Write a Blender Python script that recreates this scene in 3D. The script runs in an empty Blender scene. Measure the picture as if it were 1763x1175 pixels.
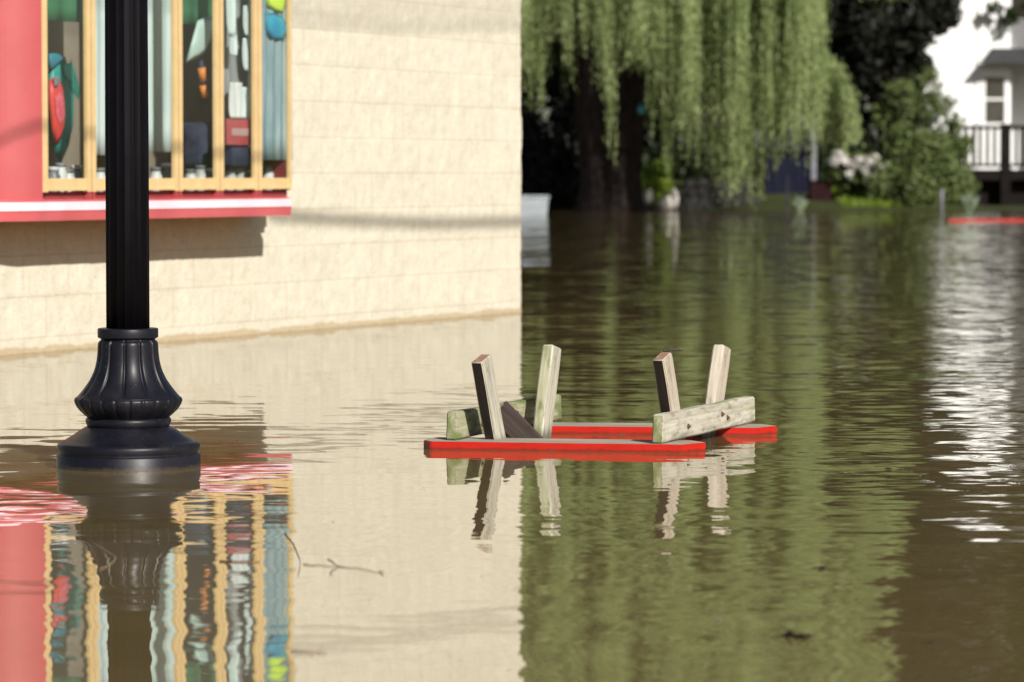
import bpy, bmesh, math, random
import numpy as np
from mathutils import Vector, Matrix, Quaternion

random.seed(7)
RNG = np.random.default_rng(11)
scene = bpy.context.scene
COL = scene.collection
R = math.radians

# ------------------------------------------------------------------ camera
FPX, PW, PH = 6000.0, 1763.0, 1175.0
EYE = 0.885
PITCH = math.atan((PH / 2 - 298.0) / FPX)
cam_d = bpy.data.cameras.new("camera")
cam_d.sensor_fit = 'HORIZONTAL'
cam_d.sensor_width = 36.0
cam_d.lens = FPX / PW * 36.0
cam_d.clip_start = 0.1
cam_d.clip_end = 3000.0
cam_d.dof.use_dof = True
cam_d.dof.focus_distance = 10.95
cam_d.dof.aperture_fstop = 5.2
cam = bpy.data.objects.new("camera", cam_d)
COL.objects.link(cam)
cam.location = (0, 0, EYE)
cam.rotation_euler = (math.pi / 2 - PITCH, 0, 0)
scene.camera = cam

_cp, _sp = math.cos(PITCH), math.sin(PITCH)
CAMO = Vector((0, 0, EYE))


def ray(px, py):
    a = (px - PW / 2) / FPX
    b = (PH / 2 - py) / FPX
    return Vector((a, _cp + b * _sp, -_sp + b * _cp))


def at(px, py, Y):
    d = ray(px, py)
    return CAMO + d * (Y / d.y)


def on_z(px, py, z=0.0):
    d = ray(px, py)
    return CAMO + d * ((z - EYE) / d.z)


def on_plane(px, py, p0, n):
    d = ray(px, py)
    return CAMO + d * ((p0 - CAMO).dot(n) / d.dot(n))


# wall of the shop: corner and left edge of the picture on the water line
W0 = on_z(897, 537)
W1 = on_z(0, 612)
U = (W0 - W1); U.z = 0; U.normalize()          # along the wall, away from the camera
N = Vector((U.y, -U.x, 0))                     # out of the wall
ZUP = Vector((0, 0, 1))

# ------------------------------------------------------------------ light
SUN = (N * 1.0 - U * 0.74 + ZUP * 0.76).normalized()
world = bpy.data.worlds.new("World")
scene.world = world
world.use_nodes = True
wn = world.node_tree
bg = wn.nodes['Background']
sky = wn.nodes.new('ShaderNodeTexSky')
sky.sky_type = 'NISHITA'
sky.sun_disc = False
sky.sun_elevation = math.asin(SUN.z)
sky.sun_rotation = math.atan2(SUN.x, SUN.y)
sky.air_density = 1.0
sky.dust_density = 1.5
wn.links.new(sky.outputs[0], bg.inputs['Color'])
bg.inputs['Strength'].default_value = 0.05
sun_d = bpy.data.lights.new("sun", 'SUN')
sun_d.energy = 4.6
sun_d.angle = R(0.53)
sun_d.color = (1.0, 0.955, 0.87)
sun = bpy.data.objects.new("sun", sun_d)
COL.objects.link(sun)
sun.rotation_euler = SUN.to_track_quat('Z', 'Y').to_euler()
vs = scene.view_settings
vs.view_transform = 'Standard'
vs.look = 'None'
vs.exposure = 0.46
vs.gamma = 1.0
vs.use_curve_mapping = False
scene.cycles.max_bounces = 10
scene.cycles.transparent_max_bounces = 24
scene.cycles.caustics_reflective = False
scene.cycles.caustics_refractive = False

# ------------------------------------------------------------------ helpers


def link(o, parent=None):
    COL.objects.link(o)
    if parent is not None:
        o.parent = parent
    return o


def tag(o, label=None, cat=None, group=None, kind=None):
    if label: o['label'] = label
    if cat: o['category'] = cat
    if group: o['group'] = group
    if kind: o['kind'] = kind
    return o


def empty(name, loc, label, cat, group=None, rz=0.0):
    o = bpy.data.objects.new(name, None)
    o.empty_display_size = 0.1
    o.location = loc
    o.rotation_euler = (0, 0, rz)
    link(o)
    return tag(o, label, cat, group)


def obj(name, bm, mat, parent=None, smooth=False, loc=None):
    me = bpy.data.meshes.new(name)
    bmesh.ops.recalc_face_normals(bm, faces=bm.faces)
    if smooth:
        for f in bm.faces: f.smooth = True
    bm.to_mesh(me)
    bm.free()
    for m in (mat if isinstance(mat, (list, tuple)) else [mat]):
        me.materials.append(m)
    o = bpy.data.objects.new(name, me)
    if loc is not None: o.location = loc
    return link(o, parent)


def obj_np(name, V, Fq, mat, parent=None, smooth=False, k=4):
    """V (n,3), Fq (m,k) -> mesh object"""
    V = np.asarray(V, np.float32); Fq = np.asarray(Fq, np.int32)
    me = bpy.data.meshes.new(name)
    me.vertices.add(len(V)); me.vertices.foreach_set('co', V.ravel())
    me.loops.add(Fq.size); me.loops.foreach_set('vertex_index', Fq.ravel())
    me.polygons.add(len(Fq))
    me.polygons.foreach_set('loop_start', np.arange(0, Fq.size, k, dtype=np.int32))
    me.polygons.foreach_set('loop_total', np.full(len(Fq), k, np.int32))
    if smooth: me.polygons.foreach_set('use_smooth', np.ones(len(Fq), bool))
    me.update(calc_edges=True); me.validate()
    for m in (mat if isinstance(mat, (list, tuple)) else [mat]):
        me.materials.append(m)
    return link(bpy.data.objects.new(name, me), parent)


def box(bm, c, s, M=None, mi=0):
    r = bmesh.ops.create_cube(bm, size=1.0)
    for v in r['verts']:
        v.co = Vector((v.co.x * s[0] + c[0], v.co.y * s[1] + c[1], v.co.z * s[2] + c[2]))
        if M is not None: v.co = M @ v.co
    for f in {f for v in r['verts'] for f in v.link_faces}: f.material_index = mi
    return r['verts']


def bevel_all(bm, w, seg=2):
    bmesh.ops.bevel(bm, geom=list(bm.edges), offset=w, segments=seg, affect='EDGES', profile=0.6)


def tube(bm, pts, rads, n=10, cap=True):
    pts = [Vector(p) for p in pts]
    rings = []
    for i, p in enumerate(pts):
        t = (pts[min(i + 1, len(pts) - 1)] - pts[max(i - 1, 0)]).normalized()
        a = t.orthogonal().normalized() if i == 0 else (ax - t * ax.dot(t)).normalized()
        ax = a
        b = t.cross(a)
        rings.append([bm.verts.new(p + (a * math.cos(q) + b * math.sin(q)) * rads[i])
                      for q in (2 * math.pi * k / n for k in range(n))])
    for r0, r1 in zip(rings, rings[1:]):
        for k in range(n):
            bm.faces.new((r0[k], r0[(k + 1) % n], r1[(k + 1) % n], r1[k]))
    if cap:
        bm.faces.new(rings[0][::-1]); bm.faces.new(rings[-1])


def lathe(bm, prof, n=96, mod=None, cap=True):
    rings = []
    for (r, z) in prof:
        ring = []
        for k in range(n):
            a = 2 * math.pi * k / n
            rr = r * (mod(a, z, r) if mod else 1.0)
            ring.append(bm.verts.new((rr * math.cos(a), rr * math.sin(a), z)))
        rings.append(ring)
    for r0, r1 in zip(rings, rings[1:]):
        for k in range(n):
            bm.faces.new((r0[k], r0[(k + 1) % n], r1[(k + 1) % n], r1[k]))
    if cap:
        bm.faces.new(rings[0]); bm.faces.new(rings[-1])


def frame_matrix(x, y, z, o):
    M = Matrix.Identity(4)
    for i in range(3):
        M[i][0], M[i][1], M[i][2], M[i][3] = x[i], y[i], z[i], o[i]
    return M


_perm = RNG.random((64, 64, 64))


def vnoise(x, y, z):
    x, y, z = np.broadcast_arrays(x, y, z)
    xi, yi, zi = np.floor(x).astype(int), np.floor(y).astype(int), np.floor(z).astype(int)
    fx, fy, fz = x - xi, y - yi, z - zi
    fx, fy, fz = (t * t * (3 - 2 * t) for t in (fx, fy, fz))
    out = 0
    for dx in (0, 1):
        for dy in (0, 1):
            for dz in (0, 1):
                w = (fx if dx else 1 - fx) * (fy if dy else 1 - fy) * (fz if dz else 1 - fz)
                out = out + w * _perm[(xi + dx) % 64, (yi + dy) % 64, (zi + dz) % 64]
    return out - 0.5


# ------------------------------------------------------------------ materials
def newmat(name):
    m = bpy.data.materials.new(name)
    m.use_nodes = True
    nt = m.node_tree
    return m, nt, nt.nodes['Principled BSDF']


def setp(b, **kw):
    names = dict(rough='Roughness', spec='Specular IOR Level', metal='Metallic', ior='IOR', coat='Coat Weight')
    for k, v in kw.items(): b.inputs[names[k]].default_value = v


def rgba(c): return (c[0], c[1], c[2], 1.0)


def ramp(nt, fac, stops):
    r = nt.nodes.new('ShaderNodeValToRGB')
    el = r.color_ramp.elements
    while len(el) < len(stops): el.new(0.5)
    for e, (p, c) in zip(el, stops):
        e.position = p; e.color = rgba(c)
    nt.links.new(fac, r.inputs[0])
    return r.outputs[0]


def math_node(nt, op, a, b=None, clamp=False):
    m = nt.nodes.new('ShaderNodeMath'); m.operation = op; m.use_clamp = clamp
    for i, v in enumerate((a, b)):
        if v is None: continue
        if hasattr(v, 'links'): nt.links.new(v, m.inputs[i])
        else: m.inputs[i].default_value = v
    return m.outputs[0]


def noise(nt, scale, detail=3, rough=0.55, vec=None, stretch=None, coord='Object'):
    if vec is None:
        tc = nt.nodes.new('ShaderNodeTexCoord'); vec = tc.outputs[coord]
    if stretch:
        mp = nt.nodes.new('ShaderNodeMapping'); mp.inputs['Scale'].default_value = stretch
        nt.links.new(vec, mp.inputs['Vector']); vec = mp.outputs[0]
    n = nt.nodes.new('ShaderNodeTexNoise')
    n.inputs['Scale'].default_value = scale
    n.inputs['Detail'].default_value = detail
    n.inputs['Roughness'].default_value = rough
    nt.links.new(vec, n.inputs['Vector'])
    return n


def mixc(nt, fac, a, b, mode='MIX'):
    m = nt.nodes.new('ShaderNodeMix'); m.data_type = 'RGBA'; m.blend_type = mode
    for sock, v in ((m.inputs[0], fac), (m.inputs[6], a), (m.inputs[7], b)):
        if hasattr(v, 'links'): nt.links.new(v, sock)
        elif isinstance(v, (tuple, list)): sock.default_value = rgba(v)
        else: sock.default_value = v
    return m.outputs[2]


def bump(nt, b, h, strength=0.3, dist=0.01):
    bp = nt.nodes.new('ShaderNodeBump')
    bp.inputs['Strength'].default_value = strength
    bp.inputs['Distance'].default_value = dist
    nt.links.new(h, bp.inputs['Height'])
    nt.links.new(bp.outputs[0], b.inputs['Normal'])


def mottled(name, c0, c1, scale=6, rough=0.6, spec=0.4, bmp=0.0, stretch=None, coat=0.0, detail=4, metal=0.0):
    m, nt, b = newmat(name)
    n = noise(nt, scale, detail, 0.6, stretch=stretch)
    nt.links.new(ramp(nt, n.outputs['Fac'], [(0.32, c0), (0.68, c1)]), b.inputs['Base Color'])
    setp(b, rough=rough, spec=spec, coat=coat, metal=metal)
    if bmp: bump(nt, b, n.outputs['Fac'], bmp, 0.01)
    return m


def leafmat(name, dark, light, scale=0.7, trans=0.25, spec=0.25):
    m, nt, b = newmat(name)
    n = noise(nt, scale, 5, 0.7)
    col = ramp(nt, n.outputs['Fac'], [(0.3, dark), (0.7, light)])
    nt.links.new(col, b.inputs['Base Color'])
    setp(b, rough=0.5, spec=spec)
    tr = nt.nodes.new('ShaderNodeBsdfTranslucent')
    nt.links.new(col, tr.inputs['Color'])
    mx = nt.nodes.new('ShaderNodeMixShader'); mx.inputs[0].default_value = trans
    nt.links.new(b.outputs[0], mx.inputs[1]); nt.links.new(tr.outputs[0], mx.inputs[2])
    nt.links.new(mx.outputs[0], nt.nodes['Material Output'].inputs['Surface'])
    return m


# split-face block
COURSE = 0.2032
ZJ = 0.885            # one bed joint sits exactly at eye height


def make_block_mat():
    m, nt, b = newmat("split_face_block")
    tc = nt.nodes.new('ShaderNodeTexCoord')
    mp = nt.nodes.new('ShaderNodeMapping')
    nt.links.new(tc.outputs['Object'], mp.inputs['Vector'])
    mp.inputs['Rotation'].default_value = (R(90), 0, 0)     # x, z -> x, y
    mp.inputs['Location'].default_value = (0, -(ZJ - 10 * COURSE), 0)
    sep0 = nt.nodes.new('ShaderNodeSeparateXYZ'); nt.links.new(tc.outputs['Object'], sep0.inputs[0])
    comb = nt.nodes.new('ShaderNodeCombineXYZ')
    nt.links.new(sep0.outputs[0], comb.inputs[0])
    nt.links.new(math_node(nt, 'ADD', sep0.outputs[2], -(ZJ - 10 * COURSE)), comb.inputs[1])
    br = nt.nodes.new('ShaderNodeTexBrick')
    br.offset = 0.5
    nt.links.new(comb.outputs[0], br.inputs['Vector'])
    br.inputs['Scale'].default_value = 1.0
    br.inputs['Brick Width'].default_value = 0.4064
    br.inputs['Row Height'].default_value = COURSE
    br.inputs['Mortar Size'].default_value = 0.0034
    br.inputs['Mortar Smooth'].default_value = 0.3
    br.inputs['Color1'].default_value = (0.615, 0.580, 0.490, 1)
    br.inputs['Color2'].default_value = (0.59, 0.553, 0.462, 1)
    br.inputs['Mortar'].default_value = (0.50, 0.44, 0.34, 1)
    n1 = noise(nt, 55, 4, 0.7)
    n2 = noise(nt, 9.0, 5, 0.7)
    c = mixc(nt, 1.0, br.outputs['Color'], ramp(nt, n1.outputs['Fac'], [(0.28, (0.74, 0.73, 0.72)), (0.45, (1.0, 1.0, 0.99)), (0.7, (1.07, 1.07, 1.07))]), 'MULTIPLY')
    c = mixc(nt, 1.0, c, ramp(nt, n2.outputs['Fac'], [(0.35, (0.90, 0.89, 0.87)), (0.65, (1.03, 1.03, 1.03))]), 'MULTIPLY')
    # tide mark of dried mud just over the water
    n3 = noise(nt, 9, 4, 0.65)
    n4 = noise(nt, 3.2, 1, 0.5, stretch=(1, 1, 0.1))
    edge = math_node(nt, 'ADD', sep0.outputs[2], math_node(nt, 'MULTIPLY', math_node(nt, 'SUBTRACT', n3.outputs['Fac'], 0.5), -0.05))
    edge = math_node(nt, 'ADD', edge, math_node(nt, 'MULTIPLY', math_node(nt, 'SUBTRACT', n4.outputs['Fac'], 0.5), -0.055))
    lo = nt.nodes.new('ShaderNodeMapRange')
    lo.inputs['From Min'].default_value = 0.020; lo.inputs['From Max'].default_value = 0.032
    lo.inputs['To Min'].default_value = 0.6; lo.inputs['To Max'].default_value = 0.0
    nt.links.new(edge, lo.inputs['Value'])
    c = mixc(nt, lo.outputs[0], c, (0.36, 0.25, 0.11))
    nt.links.new(c, b.inputs['Base Color'])
    setp(b, rough=0.9, spec=0.2)
    bump(nt, b, n1.outputs['Fac'], 0.25, 0.005)
    return m


M_BLOCK = make_block_mat()
M_RED = mottled("red_painted_metal", (0.35, 0.062, 0.070), (0.41, 0.078, 0.087), 3, 0.32, 0.5, coat=0.15)
M_REDDK = mottled("dark_red_gap_metal", (0.20, 0.03, 0.035), (0.26, 0.04, 0.045), 8, 0.6)
M_TAN = mottled("tan_window_paint", (0.57, 0.41, 0.20), (0.65, 0.475, 0.245), 12, 0.42, 0.4)
M_GROOVE = mottled("brown_joint_sealant", (0.13, 0.085, 0.03), (0.2, 0.13, 0.05), 20, 0.7)
M_LAMP = mottled("black_lamp_enamel", (0.0045, 0.0045, 0.008), (0.0090, 0.0090, 0.0145), 14, 0.46, 0.25)
def lamp_grime():
    nt = M_LAMP.node_tree; b = nt.nodes['Principled BSDF']
    col = b.inputs['Base Color'].links[0].from_socket
    geo = nt.nodes.new('ShaderNodeNewGeometry')
    sp = nt.nodes.new('ShaderNodeSeparateXYZ'); nt.links.new(geo.outputs['Position'], sp.inputs[0])
    wob = noise(nt, 30, 5, 0.7)
    h = math_node(nt, 'ADD', sp.outputs[2], math_node(nt, 'MULTIPLY', math_node(nt, 'SUBTRACT', wob.outputs['Fac'], 0.5), 0.03))
    mr = nt.nodes.new('ShaderNodeMapRange')
    mr.inputs['From Min'].default_value = 0.004; mr.inputs['From Max'].default_value = 0.014
    mr.inputs['To Min'].default_value = 0.7; mr.inputs['To Max'].default_value = 0.0
    nt.links.new(h, mr.inputs['Value'])
    dust = noise(nt, 8, 6, 0.75)
    df = nt.nodes.new('ShaderNodeMapRange')
    df.inputs['From Min'].default_value = 0.5; df.inputs['From Max'].default_value = 0.75; df.inputs['To Max'].default_value = 0.12
    nt.links.new(dust.outputs['Fac'], df.inputs['Value'])
    c = mixc(nt, df.outputs[0], col, (0.09, 0.075, 0.06))
    c = mixc(nt, mr.outputs[0], c, (0.05, 0.036, 0.022))
    sc = noise(nt, 160, 2, 0.5)
    ch = nt.nodes.new('ShaderNodeMapRange')
    ch.inputs['From Min'].default_value = 0.74; ch.inputs['From Max'].default_value = 0.77
    nt.links.new(sc.outputs['Fac'], ch.inputs['Value'])
    c = mixc(nt, ch.outputs[0], c, (0.16, 0.14, 0.12))
    nt.links.new(c, b.inputs['Base Color'])
    rr_ = nt.nodes.new('ShaderNodeMapRange')
    rr_.inputs['To Min'].default_value = 0.28; rr_.inputs['To Max'].default_value = 0.52
    nt.links.new(dust.outputs['Fac'], rr_.inputs['Value'])
    nt.links.new(rr_.outputs[0], b.inputs['Roughness'])


lamp_grime()
M_SHAFT = mottled("black_shaft_enamel", (0.0022, 0.0018, 0.003), (0.004, 0.0034, 0.005), 9, 0.45, 0.09)
M_ROOF = mottled("grey_roof_membrane", (0.2, 0.2, 0.2), (0.28, 0.28, 0.28), 3, 0.9)
M_ROOM = mottled("taupe_plaster", (0.34, 0.27, 0.21), (0.42, 0.34, 0.27), 2, 0.9)
M_STEEL = mottled("galvanised_steel", (0.10, 0.10, 0.115), (0.16, 0.16, 0.18), 25, 0.5, metal=0.5)


def glass_mat():
    m, nt, b = newmat("window_glass")
    nt.nodes.remove(b)
    tr = nt.nodes.new('ShaderNodeBsdfTransparent'); tr.inputs[0].default_value = (0.93, 0.97, 0.96, 1)
    gl = nt.nodes.new('ShaderNodeBsdfGlossy'); gl.inputs['Roughness'].default_value = 0.02
    geo = nt.nodes.new('ShaderNodeNewGeometry')
    dt = nt.nodes.new('ShaderNodeVectorMath'); dt.operation = 'DOT_PRODUCT'
    nt.links.new(geo.outputs['Normal'], dt.inputs[0]); nt.links.new(geo.outputs['Incoming'], dt.inputs[1])
    cs_ = math_node(nt, 'ABSOLUTE', dt.outputs['Value'])
    fres = math_node(nt, 'ADD', math_node(nt, 'MULTIPLY', math_node(nt, 'POWER', math_node(nt, 'SUBTRACT', 1.0, cs_), 5.0), 0.80), 0.21)
    n = noise(nt, 2.5, 2, 0.5)
    bp = nt.nodes.new('ShaderNodeBump'); bp.inputs['Strength'].default_value = 0.15; bp.inputs['Distance'].default_value = 0.02
    nt.links.new(n.outputs['Fac'], bp.inputs['Height'])
    nt.links.new(bp.outputs[0], gl.inputs['Normal'])
    mx = nt.nodes.new('ShaderNodeMixShader')
    nt.links.new(fres, mx.inputs[0]); nt.links.new(tr.outputs[0], mx.inputs[1]); nt.links.new(gl.outputs[0], mx.inputs[2])
    nt.links.new(mx.outputs[0], nt.nodes['Material Output'].inputs['Surface'])
    return m


M_GLASS = glass_mat()


def wood_mat(name, c0, c1, algae=None, amount=0.5, rust_top=None):
    m, nt, b = newmat(name)
    g = noise(nt, 60, 5, 0.65, stretch=(1, 1, 0.06))
    col = ramp(nt, g.outputs['Fac'], [(0.28, c0), (0.62, c1)])
    if algae:
        a = noise(nt, 14, 4, 0.6, stretch=(1, 1, 0.25))
        f = nt.nodes.new('ShaderNodeMapRange')
        f.inputs['From Min'].default_value = 0.60 - 0.25 * amount; f.inputs['From Max'].default_value = 0.72 - 0.25 * amount
        f.inputs['To Max'].default_value = 0.85
        nt.links.new(a.outputs['Fac'], f.inputs['Value'])
        col = mixc(nt, f.outputs[0], col, algae)
    d = noise(nt, 30, 5, 0.7, stretch=(1, 1, 0.3))
    col = mixc(nt, 1.0, col, ramp(nt, d.outputs['Fac'], [(0.34, (0.62, 0.58, 0.53)), (0.48, (1, 1, 1))]), 'MULTIPLY')
    geo = nt.nodes.new('ShaderNodeNewGeometry')
    sp = nt.nodes.new('ShaderNodeSeparateXYZ'); nt.links.new(geo.outputs['Position'], sp.inputs[0])
    wv = noise(nt, 25, 4, 0.7, stretch=(1, 1, 0.2))
    wt_ = nt.nodes.new('ShaderNodeMapRange')
    wt_.inputs['From Min'].default_value = 0.008; wt_.inputs['From Max'].default_value = 0.045
    wt_.inputs['To Min'].default_value = 0.72; wt_.inputs['To Max'].default_value = 0.0
    nt.links.new(math_node(nt, 'ADD', sp.outputs[2], math_node(nt, 'MULTIPLY', math_node(nt, 'SUBTRACT', wv.outputs['Fac'], 0.5), 0.10)), wt_.inputs['Value'])
    col = mixc(nt, wt_.outputs[0], col, (0.045, 0.04, 0.028))
    nt.links.new(col, b.inputs['Base Color'])
    setp(b, rough=0.82, spec=0.25)
    bump(nt, b, g.outputs['Fac'], 0.5, 0.004)
    return m


M_WOOD = wood_mat("weathered_grey_wood", (0.30, 0.275, 0.215), (0.55, 0.52, 0.44), (0.20, 0.24, 0.075), 0.30)
M_WOODG = wood_mat("algae_green_wood", (0.24, 0.235, 0.14), (0.42, 0.41, 0.29), (0.125, 0.165, 0.045), 0.65)
M_WOODD = wood_mat("near_black_wood", (0.010, 0.007, 0.006), (0.024, 0.017, 0.014))  # near-black wood for the near face of the near legs
M_WOODP = wood_mat("pink_grey_wood", (0.33, 0.275, 0.215), (0.55, 0.49, 0.41), (0.24, 0.27, 0.09), 0.35)
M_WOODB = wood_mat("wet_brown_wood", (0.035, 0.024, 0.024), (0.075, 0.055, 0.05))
M_ENDG = wood_mat("red_brown_end_grain", (0.16, 0.075, 0.045), (0.33, 0.20, 0.14))


def red_board_mat():
    m, nt, b = newmat("red_board_paint")
    n = noise(nt, 25, 5, 0.7, stretch=(0.3, 1, 1))
    col = ramp(nt, n.outputs['Fac'], [(0.30, (0.22, 0.012, 0.007)), (0.42, (0.40, 0.012, 0.006)), (0.7, (0.47, 0.016, 0.008))])
    c2 = noise(nt, 90, 3, 0.6)
    chip = nt.nodes.new('ShaderNodeMapRange')
    chip.inputs['From Min'].default_value = 0.70; chip.inputs['From Max'].default_value = 0.74
    nt.links.new(c2.outputs['Fac'], chip.inputs['Value'])
    col = mixc(nt, chip.outputs[0], col, (0.15, 0.06, 0.04))
    geo = nt.nodes.new('ShaderNodeNewGeometry')
    sp = nt.nodes.new('ShaderNodeSeparateXYZ'); nt.links.new(geo.outputs['Position'], sp.inputs[0])
    wob = noise(nt, 40, 3, 0.6)
    wl_ = nt.nodes.new('ShaderNodeMapRange')
    wl_.inputs['From Min'].default_value = 0.004; wl_.inputs['From Max'].default_value = 0.010
    wl_.inputs['To Min'].default_value = 0.75; wl_.inputs['To Max'].default_value = 0.0
    nt.links.new(math_node(nt, 'ADD', sp.outputs[2], math_node(nt, 'MULTIPLY', math_node(nt, 'SUBTRACT', wob.outputs['Fac'], 0.5), 0.02)), wl_.inputs['Value'])
    col = mixc(nt, wl_.outputs[0], col, (0.13, 0.018, 0.010))
    sc2 = noise(nt, 14, 5, 0.75)
    scf = nt.nodes.new('ShaderNodeMapRange')
    scf.inputs['From Min'].default_value = 0.60; scf.inputs['From Max'].default_value = 0.68; scf.inputs['To Max'].default_value = 0.6
    nt.links.new(sc2.outputs['Fac'], scf.inputs['Value'])
    col = mixc(nt, scf.outputs[0], col, (0.20, 0.035, 0.022))
    nt.links.new(col, b.inputs['Base Color'])
    setp(b, rough=0.5, spec=0.22)
    bump(nt, b, n.outputs['Fac'], 0.2, 0.003)
    return m


M_REDBOARD = red_board_mat()
M_GREYTOP = mottled("bare_grey_underside", (0.22, 0.19, 0.15), (0.42, 0.38, 0.31), 22, 0.85, 0.2, stretch=(0.15, 1, 1))


def water_mat():
    m, nt, b = newmat("muddy_flood_water")
    geo = nt.nodes.new('ShaderNodeNewGeometry')
    pos = geo.outputs['Position']
    sep = nt.nodes.new('ShaderNodeSeparateXYZ'); nt.links.new(pos, sep.inputs[0])

    def layer(scale, stretch, amp, off, detail=2):
        mp = nt.nodes.new('ShaderNodeMapping')
        mp.inputs['Scale'].default_value = stretch
        mp.inputs['Location'].default_value = off
        mp.inputs['Rotation'].default_value = (0, 0, R(-8))
        nt.links.new(pos, mp.inputs['Vector'])
        n = nt.nodes.new('ShaderNodeTexNoise')
        n.inputs['Scale'].default_value = scale; n.inputs['Detail'].default_value = detail
        n.inputs['Roughness'].default_value = 0.5
        nt.links.new(mp.outputs[0], n.inputs['Vector'])
        s = nt.nodes.new('ShaderNodeVectorMath'); s.operation = 'SUBTRACT'
        s.inputs[1].default_value = (0.5, 0.5, 0.5)
        nt.links.new(n.outputs['Color'], s.inputs[0])
        k = nt.nodes.new('ShaderNodeVectorMath'); k.operation = 'SCALE'
        nt.links.new(s.outputs[0], k.inputs[0])
        if hasattr(amp, 'links'): nt.links.new(amp, k.inputs['Scale'])
        else: k.inputs['Scale'].default_value = amp
        return k.outputs[0]

    # patches of breeze: rougher towards the right and farther out, calmer by the wall
    br = noise(nt, 0.55, 2, 0.5, vec=pos)
    gx = nt.nodes.new('ShaderNodeMapRange')
    gx.inputs['From Min'].default_value = -0.02; gx.inputs['From Max'].default_value = 0.13
    gx.inputs['To Min'].default_value = 0.45; gx.inputs['To Max'].default_value = 1.5
    rat = math_node(nt, 'DIVIDE', sep.outputs[0], math_node(nt, 'MAXIMUM', sep.outputs[1], 1.0))
    nt.links.new(rat, gx.inputs['Value'])
    patch = nt.nodes.new('ShaderNodeMapRange')
    patch.inputs['From Min'].default_value = 0.38; patch.inputs['From Max'].default_value = 0.64
    patch.inputs['To Min'].default_value = 0.45; patch.inputs['To Max'].default_value = 1.25
    nt.links.new(br.outputs['Fac'], patch.inputs['Value'])
    fa = nt.nodes.new('ShaderNodeMapRange')
    fa.inputs['From Min'].default_value = 13.0; fa.inputs['From Max'].default_value = 45.0
    fa.inputs['To Min'].default_value = 1.0; fa.inputs['To Max'].default_value = 2.4
    nt.links.new(sep.outputs[1], fa.inputs['Value'])
    A = math_node(nt, 'MULTIPLY', math_node(nt, 'MULTIPLY', gx.outputs[0], patch.outputs[0]), fa.outputs[0])
    nf = nt.nodes.new('ShaderNodeMapRange')
    nf.inputs['From Min'].default_value = 6.3; nf.inputs['From Max'].default_value = 9.5
    nf.inputs['To Min'].default_value = 0.42; nf.inputs['To Max'].default_value = 1.0
    nt.links.new(sep.outputs[1], nf.inputs['Value'])
    l1 = layer(4.0, (0.45, 1.0, 1.0), math_node(nt, 'MULTIPLY', A, 0.050), (3.1, 1.7, 0))
    l2 = layer(11.5, (0.40, 1.0, 1.0), math_node(nt, 'MULTIPLY', math_node(nt, 'MULTIPLY', A, nf.outputs[0]), 0.110), (7.7, 2.2, 0))
    l3 = layer(0.8, (0.5, 1.0, 1.0), 0.004, (1.2, 9.4, 0))
    add = nt.nodes.new('ShaderNodeVectorMath'); add.operation = 'ADD'
    nt.links.new(l1, add.inputs[0]); nt.links.new(l2, add.inputs[1])
    add2 = nt.nodes.new('ShaderNodeVectorMath'); add2.operation = 'ADD'
    nt.links.new(add.outputs[0], add2.inputs[0]); nt.links.new(l3, add2.inputs[1])
    mul = nt.nodes.new('ShaderNodeVectorMath'); mul.operation = 'MULTIPLY'
    mul.inputs[1].default_value = (1.0, 1.0, 0.0)
    nt.links.new(add2.outputs[0], mul.inputs[0])
    up = nt.nodes.new('ShaderNodeVectorMath'); up.operation = 'ADD'; up.inputs[1].default_value = (0, 0, 1)
    nt.links.new(mul.outputs[0], up.inputs[0])
    nm = nt.nodes.new('ShaderNodeVectorMath'); nm.operation = 'NORMALIZE'
    nt.links.new(up.outputs[0], nm.inputs[0])
    cn = noise(nt, 0.5, 4, 0.6, vec=pos)
    nt.nodes.remove(b)
    df = nt.nodes.new('ShaderNodeBsdfDiffuse')
    nt.links.new(ramp(nt, cn.outputs['Fac'], [(0.3, (0.36, 0.26, 0.105)), (0.7, (0.44, 0.325, 0.14))]), df.inputs['Color'])
    gl = nt.nodes.new('ShaderNodeBsdfGlossy'); gl.inputs['Roughness'].default_value = 0.0
    nt.links.new(nm.outputs[0], gl.inputs['Normal'])
    fr = nt.nodes.new('ShaderNodeFresnel'); fr.inputs['IOR'].default_value = 1.33
    nt.links.new(nm.outputs[0], fr.inputs['Normal'])
    k = math_node(nt, 'POWER', fr.outputs[0], 0.24, clamp=True)
    mx = nt.nodes.new('ShaderNodeMixShader')
    nt.links.new(k, mx.inputs[0]); nt.links.new(df.outputs[0], mx.inputs[1]); nt.links.new(gl.outputs[0], mx.inputs[2])
    nt.links.new(mx.outputs[0], nt.nodes['Material Output'].inputs['Surface'])
    return m


M_WATER = water_mat()
M_GROUND = mottled("muddy_grass_ground", (0.025, 0.032, 0.012), (0.055, 0.065, 0.022), 0.8, 0.95, 0.1)  # colour kept dark for the shade of the trees on the bank

# ------------------------------------------------------------------ ground and water
def terrain_h(x, y):
    """bed under the flood, bank beyond ~82 m"""
    shore = 81.0 + 2.2 * np.sin(x * 0.23 + 0.6) + 0.9 * np.sin(x * 0.71)
    t = np.clip((y - shore) / 9.0, -1, 1.3)
    h = np.where(t < 0, t * 0.9, t * 0.75)
    low = np.clip((x - 10.6) / 0.8, 0, 1) * np.clip((94.0 - y) / 2.0, 0, 1)  # ground lowered here so the space under the deck stays dark
    h = np.where((t > 0), h * (1 - 0.92 * low), h)
    far = np.clip((y - 140) / 600.0, 0, 1)
    h = h + far * 4.0
    beh = np.clip((-y - 8) / 12.0, 0, 1)
    return h + beh * 1.2


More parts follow.
